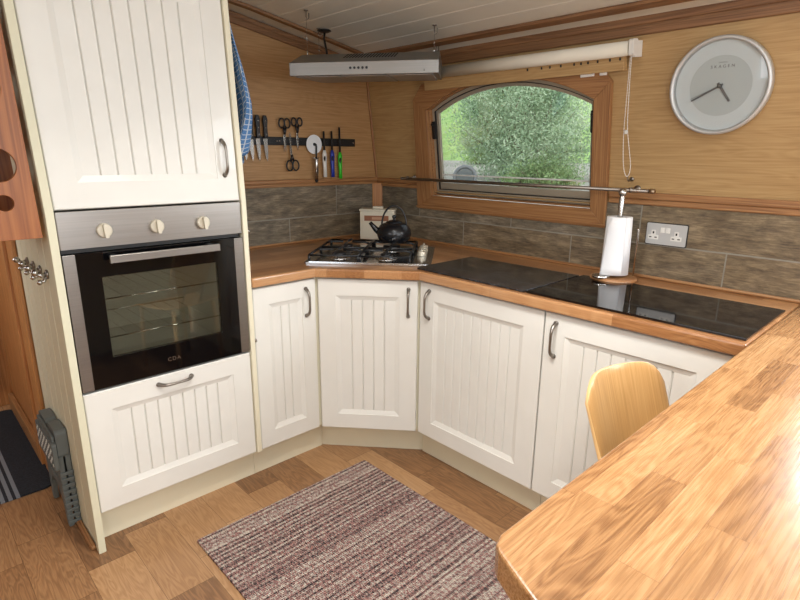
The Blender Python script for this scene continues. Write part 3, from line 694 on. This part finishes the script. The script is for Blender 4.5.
for k in range(5): MB().lathe([(.005, 0), (.005, .002), (.004, .003)], 14).build('push_button', 'black', hd, frame((.252+k*.0165, -.0003, .026), (1, 0, 0), (0, 0, 1), (0, -1, 0)))
MB().box(.548, -.001, .008, .551, 0, .016).build('rating_mark', 'black', hd)
def hoodpt(x, y, z): return hd.matrix_world @ Vector((x, y, z))
for (lx, ly) in ((.012, .25), (W_-.03, .25), (.012, .47), (W_-.03, .47)):
    p = hoodpt(lx, ly, .112); top = czf(p.x)
    inv = hd.matrix_world.inverted()
    mb = MB(); mb.tube([inv @ p, inv @ Vector((p.x, p.y, p.z+.025))], .0035, 8); mb.tube([inv @ Vector((p.x, p.y, p.z+.02)), inv @ Vector((p.x, p.y, top-.035))], .0009, 6)
    wq = mb.build('hanging_wire', 'steel', hd)
    mb = MB(); base = Vector((p.x, p.y, top))
    mb.lathe([(.009, -.004), (.010, -.001), (.010, .0)], 12, M=inv @ Matrix.Translation(base))
    mb.tube([inv @ (base+Vector(q)) for q in ((0, 0, -.003), (0, 0, -.03), (.004, -.004, -.038), (.008, -.008, -.032), (.008, -.008, -.012))], .0018, 6)
    mb.build('hook', 'pewter', wq)
inv = hd.matrix_world.inverted(); p = hoodpt(.08, .34, .112); top = Vector((-.545, -.235, czf(-.545)))
mb = MB(); mb.tube([inv @ p, inv @ (p+Vector((0, 0, .03))), inv @ (top+Vector((-.012, -.012, -.04))), inv @ (top+Vector((0, 0, -.02))), inv @ top], .005, 8)
c_ = mb.build('power_cable', 'black', hd)
MB().lathe([(.020, -.010), (.034, -.004), (.035, .0)], 20, M=inv @ Matrix.Translation(top)).build('cable_rose', 'iron', hd)

# ------------------------------------------------------------------ knife rack and what hangs on it
rk = thing('magnetic_knife_rack', FA(0, 0, 0), 'long black magnetic knife rack on the oak bulkhead', 'knife rack')
MB().prism([(-.92, 1.439), (-.183, 1.439), (-.183, 1.481), (-.92, 1.481)], .0005, .012).build('rail', 'black', rk, bevel=.003)
MB().box(-.918, 1.452, .012, -.19, 1.456, .0135).box(-.918, 1.464, .012, -.19, 1.468, .0135).build('magnet_strip', 'iron', rk)
for sx in (-.70, -.685, -.20): MB().lathe([(.004, .012), (.004, .0142), (.002, .0148)], 12, M=T3(sx, 1.460)).build('screw', 'steel', rk)
def knife(x, ztop, zbot, label, tilt=0.02, hw=.012):
    k = thing('kitchen_knife', FA(x, 0, (ztop+zbot)/2) @ Matrix.Rotation(tilt, 4, 'Z'), label, 'knife', 'knives on the rack')
    h = (ztop-zbot)/2; hb = h-.112
    poly = [(-hw, hb), (hw, hb), (hw, -h+.05), (hw*.75, -h+.02), (hw*.3, -h), (-.2*hw, -h+.02), (-.7*hw, -h+.06)]
    MB().prism(poly, .0152, .017).build('blade', 'steel', k)
    hp = [(-hw*.85, hb+.001), (hw*.85, hb+.001), (hw*.75, hb+.05), (hw*1.1, h-.02), (hw*.6, h), (-hw*.6, h), (-hw*1.05, h-.02), (-hw*.75, hb+.05)]
    g = MB().prism(hp, .0145, .031).build('handle', 'black', k, bevel=.003)
    for q in (.02, .052, .085): MB().lathe([(.0032, .0311), (.003, .0318)], 10, M=T3(0, hb+q)).build('rivet', 'steel', g)
    return k
knife(-.770, 1.582, 1.358, 'black-handled knife on the rack, furthest from the tea towel')
knife(-.812, 1.582, 1.358, 'black-handled knife second in from the open end of the knife group')
knife(-.850, 1.577, 1.358, 'black-handled knife whose handle touches the edge of the tea towel')
knife(-.886, 1.572, 1.362, 'knife with only the blade showing below the tea towel, fourth from the scissors')
knife(-.922, 1.530, 1.330, 'leftmost knife, almost wholly hidden by the tea towel')
def scissors(M, label, L=.15, open_=.06, rr=.022):
    s = thing('scissors', M, label, 'scissors', 'scissors on the knife rack')
    # pivot at origin, handles up (+y), blades down
    for sg in (-1, 1):
        Mz = Matrix.Rotation(sg*open_, 4, 'Z')
        b = MB().prism([(-.0055, .012), (.0055, .012), (.005, -.03), (sg*.001+.0005, -L*.55), (sg*.001-.0005, -L*.55), (-.005, -.03)], .0152+(sg > 0)*.0016, .0166+(sg > 0)*.0016).build('blade', 'steel', s, Mz)
        mb = MB(); cx = sg*.020; cy = .058
        mb.tube([(cx+rr*.75*math.cos(a), cy+rr*1.05*math.sin(a), .0215) for a in [2*math.pi*i/20 for i in range(20)]], .0042, 8, closed=True)
        mb.tube([(cx*.5, cy-rr*.95, .0215), (sg*.003, .018, .0215), (0, .004, .0215)], [.0052, .006, .0055], 8)
        mb.build('finger_loop', 'black', s, Mz)
    MB().lathe([(.0042, .0155), (.0042, .0202), (.003, .021)], 12).build('pivot', 'steel', s)
    return s
scissors(FA(-.657, 0, 1.490), 'black-handled scissors hanging loops up, nearest the knives')
scissors(FA(-.580, 0, 1.500) @ Matrix.Rotation(.04, 4, 'Z'), 'smaller black-handled scissors hanging loops up, nearest the round cutter', .155, .03, .019)
scissors(FA(-.620, 0, 1.395) @ Matrix.Rotation(math.pi+.05, 4, 'Z'), 'black scissors hung upside down with the loops below the rack', .2, .02, .025)
pc = thing('pizza_cutter', FA(-.475, 0, 1.447), 'pizza cutter with white round disc and metal handle', 'pizza cutter')
MB().lathe([(.050, .018), (.0505, .0187), (.050, .0195)], 40, M=T3(0, 0)).build('cutting_disc', 'cutwhite', pc)
mb = MB().lathe([(.008, .0198), (.008, .026), (.004, .028)], 14); mb.tube([(0, 0, .026), (.004, .0, .030), (.006, -.012, .031), (.004, -.055, .031), (.003, -.075, .030)], .0045, 8)
mb.build('fork', 'black', pc)
mb = MB().tube([(.003, -.075, .030), (.003, -.080, .030), (.002, -.185, .030)], [.009, .011, .010], 14); mb.tube([(-.022, -.072, .028), (.022, -.072, .028)], .003, 8); mb.build('handle', 'steel', pc)
MB().lathe([(.010, 0), (.009, .01), (.004, .016)], 12, M=frame((.002, -.186, .030), (1, 0, 0), (0, 0, 1), (0, -1, 0))).build('end_cap', 'black', pc)
def lighter(x, zt_, zm, zb, mat, label):
    g = thing('gas_lighter', FA(x, 0, zm), label, 'lighter', 'long gas lighters on the rack')
    MB().tube([(-.002, zt_-zm, .024), (0, 0, .024)], .0055, 10).build('barrel', 'black', g)
    MB().tube([(0, .012, .024), (0, -.01, .024), (0, -.045, .024), (.001, -.085, .024), (.002, zb-zm, .024)], [.008, .0135, .0125, .0105, .0115], 14, flat=.75).build('grip', mat, g)
    MB().tube([(-.004, -.02, .032), (-.007, -.032, .034), (-.004, -.046, .031)], [.004, .006, .003], 8).build('trigger', 'black', g)
lighter(-.412, 1.517, 1.405, 1.272, 'white', 'long gas lighter with white grip beside the round cutter')
lighter(-.359, 1.519, 1.405, 1.271, 'blue', 'long gas lighter with dark blue grip')
lighter(-.305, 1.541, 1.395, 1.262, 'green', 'long gas lighter with bright green grip at the rack end')

# tea towel hung on the side of the oven cabinet
def towel():
    n, m = 22, 40; vs_ = []; fs = []; uv = []
    for j in range(m+1):
        t_ = j/m; z = 2.0-.60*t_-.015*math.sin(t_*9)
        wdt = .05+.15*min(1, t_*1.3)
        if t_ > .74: wdt *= 1-.66*(t_-.74)/.26
        yc = -.52-.04*t_+.06*max(0, t_-.7)/.3
        for i in range(n+1):
            s = i/n; a = s-.5
            fold = math.sin(s*math.pi*5+t_*2.2)*(.010+.016*t_)
            xx = -1.2135+.012+.066*math.sin(s*math.pi)*min(1, t_*1.3)+fold*.7
            vs_.append((max(xx, -1.219)-.030*max(0, z-1.22), yc+a*wdt+.006*math.sin(s*9), z-.05*t_*a-(.03*math.sin(s*math.pi*3)*t_**4))); uv.append((s*.6+.22*t_, t_-.10*s))
    for j in range(m):
        for i in range(n): fs.append((j*(n+1)+i, j*(n+1)+i+1, (j+1)*(n+1)+i+1, (j+1)*(n+1)+i))
    mb = MB().add(vs_, fs, 0, True); o = mb.build('tea_towel', 'towel')
    ul = o.data.uv_layers.new(name='UVMap')
    for lp in o.data.loops: ul.data[lp.index].uv = uv[lp.vertex_index]
    sm = o.modifiers.new('thick', 'SOLIDIFY'); sm.thickness = .003; sm.offset = 1
    tag(o, 'blue and white checked tea towel hanging beside the tall oven cabinet', 'tea towel')
towel()

# ------------------------------------------------------------------ window wall furniture
bl = thing('roller_blind', FWp(-1.1, 1.79, 0), 'rolled-up cream roller blind above the arched window', 'blind')
Lb = .50
MB().tube([(-.50, .008, .062), (.470, .004, .062)], .026, 24).build('fabric_roll', 'blind', bl)
for ex in (-.512, .486):
    mb = MB().prism(rrect(-.018, -.028, .018, .028, .008), 0, .018, M=frame((ex-.012, .006, .062), (0, 0, 1), (0, 1, 0), (1, 0, 0))); mb.box(ex-.008, -.028, .0005, ex+.003, .028, .055); mb.build('bracket', 'white', bl, bevel=.002)
for k, ex in enumerate((.02, .09, .13, .18, .24, .27, .30, .34, .39, .43)): MB().box(ex-.003, -.034, .0505, ex+.003, -.024, .053).build('shadow_mark', 'iron', bl)  # dark blocks standing in for small shadows along the batten
mb = MB(); zc = .066
pts = [(.476, -.0, zc), (.470, -.17, zc), (.466, -.30, zc), (.472, -.42, zc), (.486, -.462, zc-.004), (.500, -.42, zc), (.482, -.28, zc+.004), (.480, -.15, zc+.004), (.482, .0, zc+.004)]
def smooth(pts, k=6):
    P = [Vector(p) for p in pts]; out = []
    for i in range(len(P)-1):
        a, b, c, d = P[max(i-1, 0)], P[i], P[i+1], P[min(i+2, len(P)-1)]
        for j in range(k):
            t_ = j/k; out.append(.5*((2*b)+(c-a)*t_+(2*a-5*b+4*c-d)*t_*t_+(3*b-a-3*c+d)*t_**3))
    return out+[P[-1]]
sp = smooth(pts); mb.tube(sp, .0012, 6)
L = 0
for a, b in zip(sp, sp[1:]):
    k = max(1, int((b-a).length/.009))
    for j in range(k): q = a.lerp(b, j/k); mb.lathe([(.0005, -.0022), (.0022, 0), (.0005, .0022)], 6, M=Matrix.Translation(q))
mb.build('bead_chain', 'white', bl)
MB().tube([(.474, -.285, zc), (.474, -.300, zc)], .006, 10).build('chain_joiner', 'white', bl)
hk = thing('chain_hook', FWp(-1.580, 1.312, .001), 'small metal hook that keeps the blind chain to the wall', 'hook')
MB().lathe([(.009, 0), (.009, .003), (.004, .005)], 14).tube([(0, 0, .003), (0, -.004, .03), (0, .004, .04), (0, .014, .038)], .0025, 8).build('stem', 'pewter', hk)
for y_, wdt in ((-1.388, .028), (-1.455, .013)):
    o = MB().box(-wdt, -.006, .0245, wdt, .006, .038).build('blind_clip', 'white', M=FWp(y_, 1.716, 0), bevel=.002)
    tag(o, 'wider white plastic clip under the batten above the window' if wdt > .02 else 'small square white clip under the batten, nearest the blind chain', 'clip')
rl = thing('utensil_rail', FWp(-1.0, 1.275, 0), 'long thin steel rail across the bottom of the window', 'rail')
MB().tube([(-.705, 0, .062), (.690, .004, .062)], .0078, 14).build('rod', 'railm', rl)
MB().tube([(.678, .004, .062), (.700, .004, .062)], .009, 14).build('end_cap', plain('worn_cap', (165, 145, 122), .4, 1), rl)
MB().tube([(-.715, 0, .062), (-.700, 0, .062)], .009, 14).build('end_cap', 'railm', rl)
for sx in (-.665, .605):
    MB().lathe([(.014, 0), (.014, .004), (.006, .006), (.006, .062)], 16, M=T3(sx, .0, .0005)).tube([(sx, -.004, .062), (sx, .014, .062)], .008, 12).build('rail_bracket', 'railm', rl)

# kitchen roll
kr = thing('kitchen_roll_holder', Vector((-.150, -1.610, ZW+.001)), 'kitchen roll holder with round wooden base, chrome post and chrome foot plate', 'kitchen roll holder')
MB().lathe([(.086, 0), (.09, .005), (.088, .013), (.082, .016)], 48).build('base', 'topx', kr)
MB().lathe([(.0105, .016), (.0105, .318), (.010, .320), (.010, .328), (.008, .330), (.013, .336), (.0165, .346), (.012, .357), (.004, .361)], 24).build('post', 'steel', kr)
MB().tube([(.062, -.052, .016), (.062, -.052, .20), (.058, -.05, .205)], .0035, 8).build('tension_arm', 'chrome', kr)
MB().lathe([(.033, .0), (.034, .003), (.033, .008), (.030, .009)], 30, M=T3(-.064, .022, .017)).build('foot_plate', 'chrome', kr)
pr_ = thing('kitchen_roll', Vector((-.150, -1.610, ZW+.0275)), 'white kitchen roll on the chrome post beside the socket', 'kitchen roll')
mb = MB(); n = 40; zt = .226
vo = []; 
for j in range(n+1):
    a = 2*math.pi*j/n; vo.append(a)
ro = .047; ri = .019
vs_ = []
for a in vo[:-1]:
    r2 = ro+.001*math.sin(3*a); vs_ += [(ri*math.cos(a), ri*math.sin(a), 0), (ri*math.cos(a), ri*math.sin(a), zt), ((r2+.006)*math.cos(a), (r2+.006)*math.sin(a), 0), (r2*math.cos(a), r2*math.sin(a), zt)]
fs = []
for j in range(n):
    a, b = 4*j, 4*((j+1) % n); fs += [(a+2, b+2, b+3, a+3), (a+1, b+1, b, a), (a+3, b+3, b+1, a+1), (a, b, b+2, a+2)]
mb.add(vs_, fs, 0, True); mb.build('roll', 'paper', pr_)
# loose outer sheet hanging off towards the left
mb = MB(); m = 14; vs_ = []
for j in range(m+1):
    u = j/m; a = math.radians(235-75*u); r = ro+.003+.006*u**2
    for k in range(9):
        q = k/8; zz = zt*(q) if u < .9 else zt*(q*.92); rr_ = r+(.006+.012*u*u)*(1-q)
        vs_.append((rr_*math.cos(a), rr_*math.sin(a), .001+zz*(1-.02*u)-.0))
mb.add(vs_, [(j*9+k, (j+1)*9+k, (j+1)*9+k+1, j*9+k+1) for j in range(m) for k in range(8)], 0, True)
o = mb.build('loose_sheet', 'paper', pr_); s_ = o.modifiers.new('t', 'SOLIDIFY'); s_.thickness = .0012; s_.offset = 1

# double socket
so_ = thing('double_socket', FB(-.0095, -1.741, 1.104), 'double chrome wall socket with white inserts on the tiles', 'socket')
MB().prism(rrect(-.0795, -.0445, .0795, .0445, .006), 0, .004).build('back_box', 'black', so_)
MB().prism(rrect(-.0765, -.0415, .0765, .0415, .005), .004, .007).build('plate', 'satin', so_, bevel=.001)
for sx in (-.048, .040):
    mb = MB().prism([(-.020, -.016), (.020, -.016), (.020, 0), (.008, .002), (.008, .020), (-.008, .020), (-.008, .002), (-.020, 0)], .007, .0085)
    ins = mb.build('socket_insert', 'white', so_, T3(sx, -.006))
    MB().box(-.003, .006, .0085, .003, .015, .0090).box(-.015, -.010, .0085, -.006, -.006, .009).box(.006, -.010, .0085, .015, -.006, .009).build('pin_slot', 'blank', ins)
for sx in (-.013, .007): MB().box(sx-.008, .006, .007, sx+.008, .026, .0115).build('rocker_switch', 'white', so_, bevel=.001)

# wall clock
ck = thing('wall_clock', FWp(-1.873, 1.640, .001), 'round silver-rimmed wall clock on the oak wall', 'clock')
MB().lathe([(.150, 0), (.158, .002), (.160, .030), (.158, .038), (.152, .040), (.147, .037), (.145, .022), (.145, .012)], 72).build('rim', 'satin', ck)
MB().lathe([(.1455, .010), (.1455, .0125)], 64).build('dial', 'dial', ck)
MB().lathe([(.098, .0126), (.098, .0130)], 64).build('dial_centre', 'dial2', ck)
def hand(a, L, w0, nm, z):
    M = Matrix.Rotation(-a, 4, 'Z'); MB().prism([(-w0, -.012), (w0, -.012), (w0*.8, L), (-w0*.8, L)], z, z+.0014, M=M).build(nm, 'hand', ck)
hand(math.radians(146), .062, .0045, 'hour_hand', .016); hand(math.radians(243), .098, .0033, 'minute_hand', .0185); hand(math.radians(247), .098, .0007, 'second_hand', .021)
MB().lathe([(.007, .013), (.007, .023), (.003, .0245)], 20).build('hub', 'hand', ck)
text('SKAGEN', .0135, T3(.002, .062, .0132), 'print', ck, 'lettering', .0003, 1.7)
text('DENMARK', .005, T3(.002, .075, .0132), 'print', ck, 'small_lettering', .0002, 1.2)
MB().lathe([(.1455, .0285), (.1455, .0295)], 64).build('glass', 'clockglass', ck)

# ------------------------------------------------------------------ chair tucked in at the bar
ch = thing('chair', frame((-.868, -2.028, 0), (math.cos(-.26), math.sin(-.26), 0), (-math.sin(-.26), math.cos(-.26), 0), (0, 0, 1)), 'bent plywood chair tucked under the breakfast bar', 'chair')
# local: back at +y side, sitter faces -y
def shell(grid, name, mats, th, parent):
    n = len(grid); m = len(grid[0]); vs_ = [p for r in grid for p in r]
    o = MB().add(vs_, [(i*m+j, (i+1)*m+j, (i+1)*m+j+1, i*m+j+1) for i in range(n-1) for j in range(m-1)], 0, True).build(name, mats, parent)
    s = o.modifiers.new('thick', 'SOLIDIFY'); s.thickness = th; s.offset = 0; s.material_offset_rim = 1; s.use_even_offset = True
    b = o.modifiers.new('bevel', 'BEVEL'); b.width = .0025; b.segments = 2; b.limit_method = 'ANGLE'; b.angle_limit = .8
    return o
g = []; H0, H1 = .52, .846; n = 16; m = 20
for i in range(n+1):
    v = i/n; row = []
    for j in range(m+1):
        u = -1+2*j/m; 
        hw = .152
        # superellipse rounding at the top corners
        zt_ = H1-.062*max(0, (abs(u)-.5)/.5)**3.2; z = H0+(zt_-H0)*v
        wv = hw*(1-.06*(1-v)); row.append((u*wv, -.045+.115*v-.05*u*u, z))
    g.append(row)
shell(g, 'backrest', ['chair', 'chairedge'], .012, ch)
g = []
for i in range(13):
    v = i/12; row = []
    for j in range(17):
        u = -1+2*j/16; wv = .20*(1-.10*v*0-.12*max(0, v-.7)); y_ = -.02-.38*v*(1-.04*u*u)
        row.append((u*wv, y_, .445+.012*u*u+.012*math.sin(v*math.pi)*-1-(.03*max(0, v-.8)/.2)))
    g.append(row)
shell(g, 'seat', ['chair', 'chairedge'], .012, ch)
for sx in (-.07, .07): 
    MB().tube([(sx, -.12, .432), (sx, -.06, .44), (sx, -.030, .50), (sx, -.005, .58)], [.009]*4, 8, flat=.6).build('back_upright', 'steel', ch)
for sx in (-.17, .17):
    for sy in (-.36, -.03): MB().tube([(sx*.9, sy, .435), (sx, sy+(.03 if sy > -.1 else -.01), 0.0)], [.014, .010], 12).build('leg', 'chairedge', ch)

# ------------------------------------------------------------------ floor things
rug = MB().prism(rrect(-.405, -.585, .405, .585, .006), .0005, .009).build('rug', 'rug', M=T3(-1.2, -1.395), bevel=.003)
tag(rug, 'flat woven rug striped in maroon, grey and beige on the plank floor', 'rug')
mt_ = MB().prism(rrect(-.30, -.49, .13, .49, .045, 8), .0005, .009); mto = mt_.build('door_mat', 'mat', M=T3(-2.03, .44), bevel=.003)
tag(mto, 'dark navy mat with grey stripes in the passage doorway', 'mat')

# folded step stool leaning on the end panel
sl = thing('folding_step_stool', frame((-1.9065, -.265, .002), (0, 1, 0), (0, 0, 1), (1, 0, 0)), 'folded grey plastic step stool standing against the cream end panel', 'step stool')
# local: x along the panel, y up, z towards the panel
mb = MB()
for z0, z1, ys in ((-.022, -.004, 0.), (.002, .0195, .0)):
    mb.prism([(-.135, 0), (-.105, 0), (-.085, .10), (-.02, .14), (.05, .14), (.09, .10), (.105, 0), (.135, 0), (.130, .30), (-.130, .30)], z0, z1, [[(-.06, .17), (.06, .17), (.05, .215), (-.05, .215)]])
mb.build('leg_panel', 'grey', sl, bevel=.003)
mb = MB()
for k in range(9): mb.box(-.139, .012+k*.026, -.024, -.1335, .026+k*.026, .0205)
mb.build('edge_rib', 'grey', sl, bevel=.002)
tp = MB().prism(rrect(-.140, .245, .140, .36, .012), -.036, -.0215).build('top_plate', 'grey', sl, bevel=.003)
MB().prism(rrect(-.136, .29, -.012, .405, .02), -.020, .018).prism(rrect(.012, .29, .136, .398, .02), -.020, .018).prism(rrect(-.125, .35, .125, .385, .012), -.03, -.0225).build('hinge_block', 'grey', sl, bevel=.005)
mb = MB()
for r in range(6):
    for c in range(13):
        if (r+c) % 2 == 0: mb.box(-.124+c*.0195, .262+r*.0158, -.0375, -.113+c*.0195, .271+r*.0158, -.0362)
mb.build('grip_dots', 'dot', tp)

# rack board with round holes beside the cabinet
rb = thing('bottle_rack', FA(-2.1, -.60, 1.145), 'reddish hardwood rack board with large and small round holes at the left edge', 'bottle rack')
hol = []
for k in range(4):
    hol.append(circ(.120, .217+k*.213, .048)); hol.append(circ(.120, .109+k*.213, .0235, 20)); hol.append(circ(-.04, .217+k*.213, .048)); hol.append(circ(-.04, .109+k*.213, .0235, 20))
MB().prism([(-.14, 0), (.2, 0), (.2, .86), (-.14, .86)], 0, .018, hol).build('front_board', 'hole', rb, bevel=.003)
MB().prism([(-.14, 0), (.2, 0), (.2, .86), (-.14, .86)], -.27, -.255, []).build('rear_board', 'hole', rb)
MB().box(-.14, 0, -.255, -.122, .86, 0).build('side_board', 'hole', rb)
lean(rb)
# coat hooks in a row on the cream end panel
hk0 = thing('coat_hook', frame((-1.8852, -.515, 1.012), (0, -1, 0), (0, 0, 1), (-1, 0, 0)), '', 'hook', 'chrome coat hooks on the end panel')
MB().lathe([(.016, 0), (.016, .004), (.009, .008)], 16).build('backplate', 'pewter', hk0)
mb = MB().tube([(0, 0, .004), (0, -.002, .020), (0, .006, .032)], [.0085, .007, .007], 10); mb.lathe([(.002, -.012), (.010, -.006), (.012, 0), (.010, .006), (.002, .012)], 14, M=T3(0, .010, .034))
mb.tube([(0, -.006, .004), (0, -.022, .014), (0, -.024, .022)], .0055, 10); mb.lathe([(.002, -.009), (.008, -.004), (.009, 0), (.008, .004), (.002, .009)], 14, M=T3(0, -.024, .025))
mb.build('peg', 'steel', hk0)
labs = ['chrome coat hook nearest the oven, first in the row under the hole board', 'chrome coat hook second from the oven in the row of four', 'chrome coat hook third from the oven in the row of four', 'chrome coat hook deepest in the passage, by the wooden casing']
hk0['label'] = labs[0]
for k in (1, 2, 3): copy_tree(hk0, frame((-1.8852, -.515+k*.105, 1.012-.001*k), (0, -1, 0), (0, 0, 1), (-1, 0, 0)), labs[k])

# ------------------------------------------------------------------ outside
GZo = .55
def gz_(x): return .55+.045*max(0, x-.6)
def terrain(name, x0, x1, y0, y1, n, m, f, mat, M=None):
    vs_ = []; 
    for i in range(n+1):
        for j in range(m+1):
            x = x0+(x1-x0)*i/n; y = y0+(y1-y0)*j/m; vs_.append((x, y, f(x, y)))
    return MB().add(vs_, [(i*(m+1)+j, (i+1)*(m+1)+j, (i+1)*(m+1)+j+1, i*(m+1)+j+1) for i in range(n) for j in range(m)], 0, True).build(name, mat)
struct(terrain('gravel_ground', .6, 14.5, -14, 26, 12, 20, lambda x, y: gz_(x), groundmat('gravel', [(150, 146, 138), (184, 180, 172), (206, 202, 196)], 9.)))
def hill(x, y):
    d = max(0, x-14); k = 1/(1+math.exp(-(y+1.5)*.9)); return gz_(14)+(d*.33-.0*d*d)*(.12+.88*k)+.12*math.sin(y*.9+x*.6)*min(1, d/4)
struct(terrain('grass_bank', 14.0, 50, -40, 60, 30, 60, hill, groundmat('meadow', [(140, 178, 96), (164, 200, 118), (190, 218, 146)], 2.)))
def shrub(name, cx, cy, R, H, n, cols, label, seed, squash=1.):
    rnd = random.Random(seed); root = thing(name, Vector((cx, cy, gz_(cx))), label, 'shrub')
    mb = MB(); tips = []
    for k in range(46):
        a = rnd.uniform(0, 2*math.pi); e = rnd.uniform(.25, 1.45); Lr = rnd.uniform(.75, 1.05)
        end = Vector((math.cos(a)*math.cos(e)*R, math.sin(a)*math.cos(e)*R, math.sin(e)*H))*Lr
        bx, by = rnd.uniform(-.25, .25), rnd.uniform(-.25, .25)
        pts = [(bx, by, -.02), (bx+end.x*.35, by+end.y*.35, end.z*.45), (bx*.5+end.x*.75, by*.5+end.y*.75, end.z*.8), tuple(end)]
        mb.tube(pts, [.035, .025, .014, .005], 5); tips.append([Vector(p) for p in pts])
    mb.build('branches', plain('bark', (120, 108, 92), .8), root)
    vs_ = []; fs = []
    for k in range(n):
        tp_ = rnd.choice(tips); i = rnd.choice((0, 1, 1, 2, 2, 2)); p = tp_[i].lerp(tp_[i+1], rnd.random())
        s_ = (.20+.22*(i == 1)+.1*(i == 0))*min(1, R/1.8)
        p = p+Vector((rnd.gauss(0, s_), rnd.gauss(0, s_), rnd.gauss(0, s_)))
        p.z -= .25*(rnd.random() < .4)
        if p.z < .02: p.z = abs(p.z)+.02
        d = Vector((rnd.gauss(0, 1), rnd.gauss(0, 1), rnd.gauss(.6, .8))).normalized(); sd_ = d.cross(Vector((rnd.gauss(0, 1), rnd.gauss(0, 1), rnd.gauss(0, 1)))).normalized()
        l, w_ = rnd.uniform(.045, .10), rnd.uniform(.007, .013); b = len(vs_)
        vs_ += [p, p+d*l*.5+sd_*w_, p+d*l, p+d*l*.5-sd_*w_]; fs.append((b, b+1, b+2, b+3))
    MB().add(vs_, fs, 0, True).build('foliage', leafmat(name+'_leaf', cols), root)
shrub('willow_shrub', 8.2, 4.6, 1.75, 2.9, 78000, [(146, 174, 138), (178, 202, 166), (214, 230, 200)], 'large grey-green willow shrub filling the middle of the window', 3)
shrub('willow_shrub', 12.6, 9.0, 1.1, 1.3, 9000, [(120, 150, 84), (152, 184, 108), (186, 210, 144)], 'smaller yellow-green shrub at the left of the window view', 5)
shrub('willow_shrub', 9.2, .5, 1.8, 3.0, 44000, [(144, 172, 134), (174, 200, 160), (210, 228, 196)], 'tall shrub at the right edge of the window view', 8)
shrub('nettle_clump', 6.4, 2.9, .75, .38, 7000, [(96, 122, 78), (128, 158, 100), (168, 194, 138)], 'low green weeds along the foot of the willow, bottom of the window', 11)
shrub('nettle_clump', 6.2, 1.0, .6, .38, 7000, [(96, 122, 78), (128, 158, 100), (168, 194, 138)], 'low green weeds at the bottom right corner of the window view', 12)
wh = thing('wheel', frame((5.5, 3.91, gz_(5.5)+.222), (.64, -.77, 0), (0, 0, 1), (-.77, -.64, 0)), 'upright dark wheel on the gravel outside, low in the window', 'wheel')
MB().tube([(.19*math.cos(a), .19*math.sin(a), 0) for a in [2*math.pi*i/32 for i in range(32)]], .03, 12, closed=True).build('tyre', 'tyre', wh)
MB().lathe([(.15, -.02), (.165, .0), (.15, .02), (.09, .015), (.04, .025)], 32).build('rim', 'rim', wh)
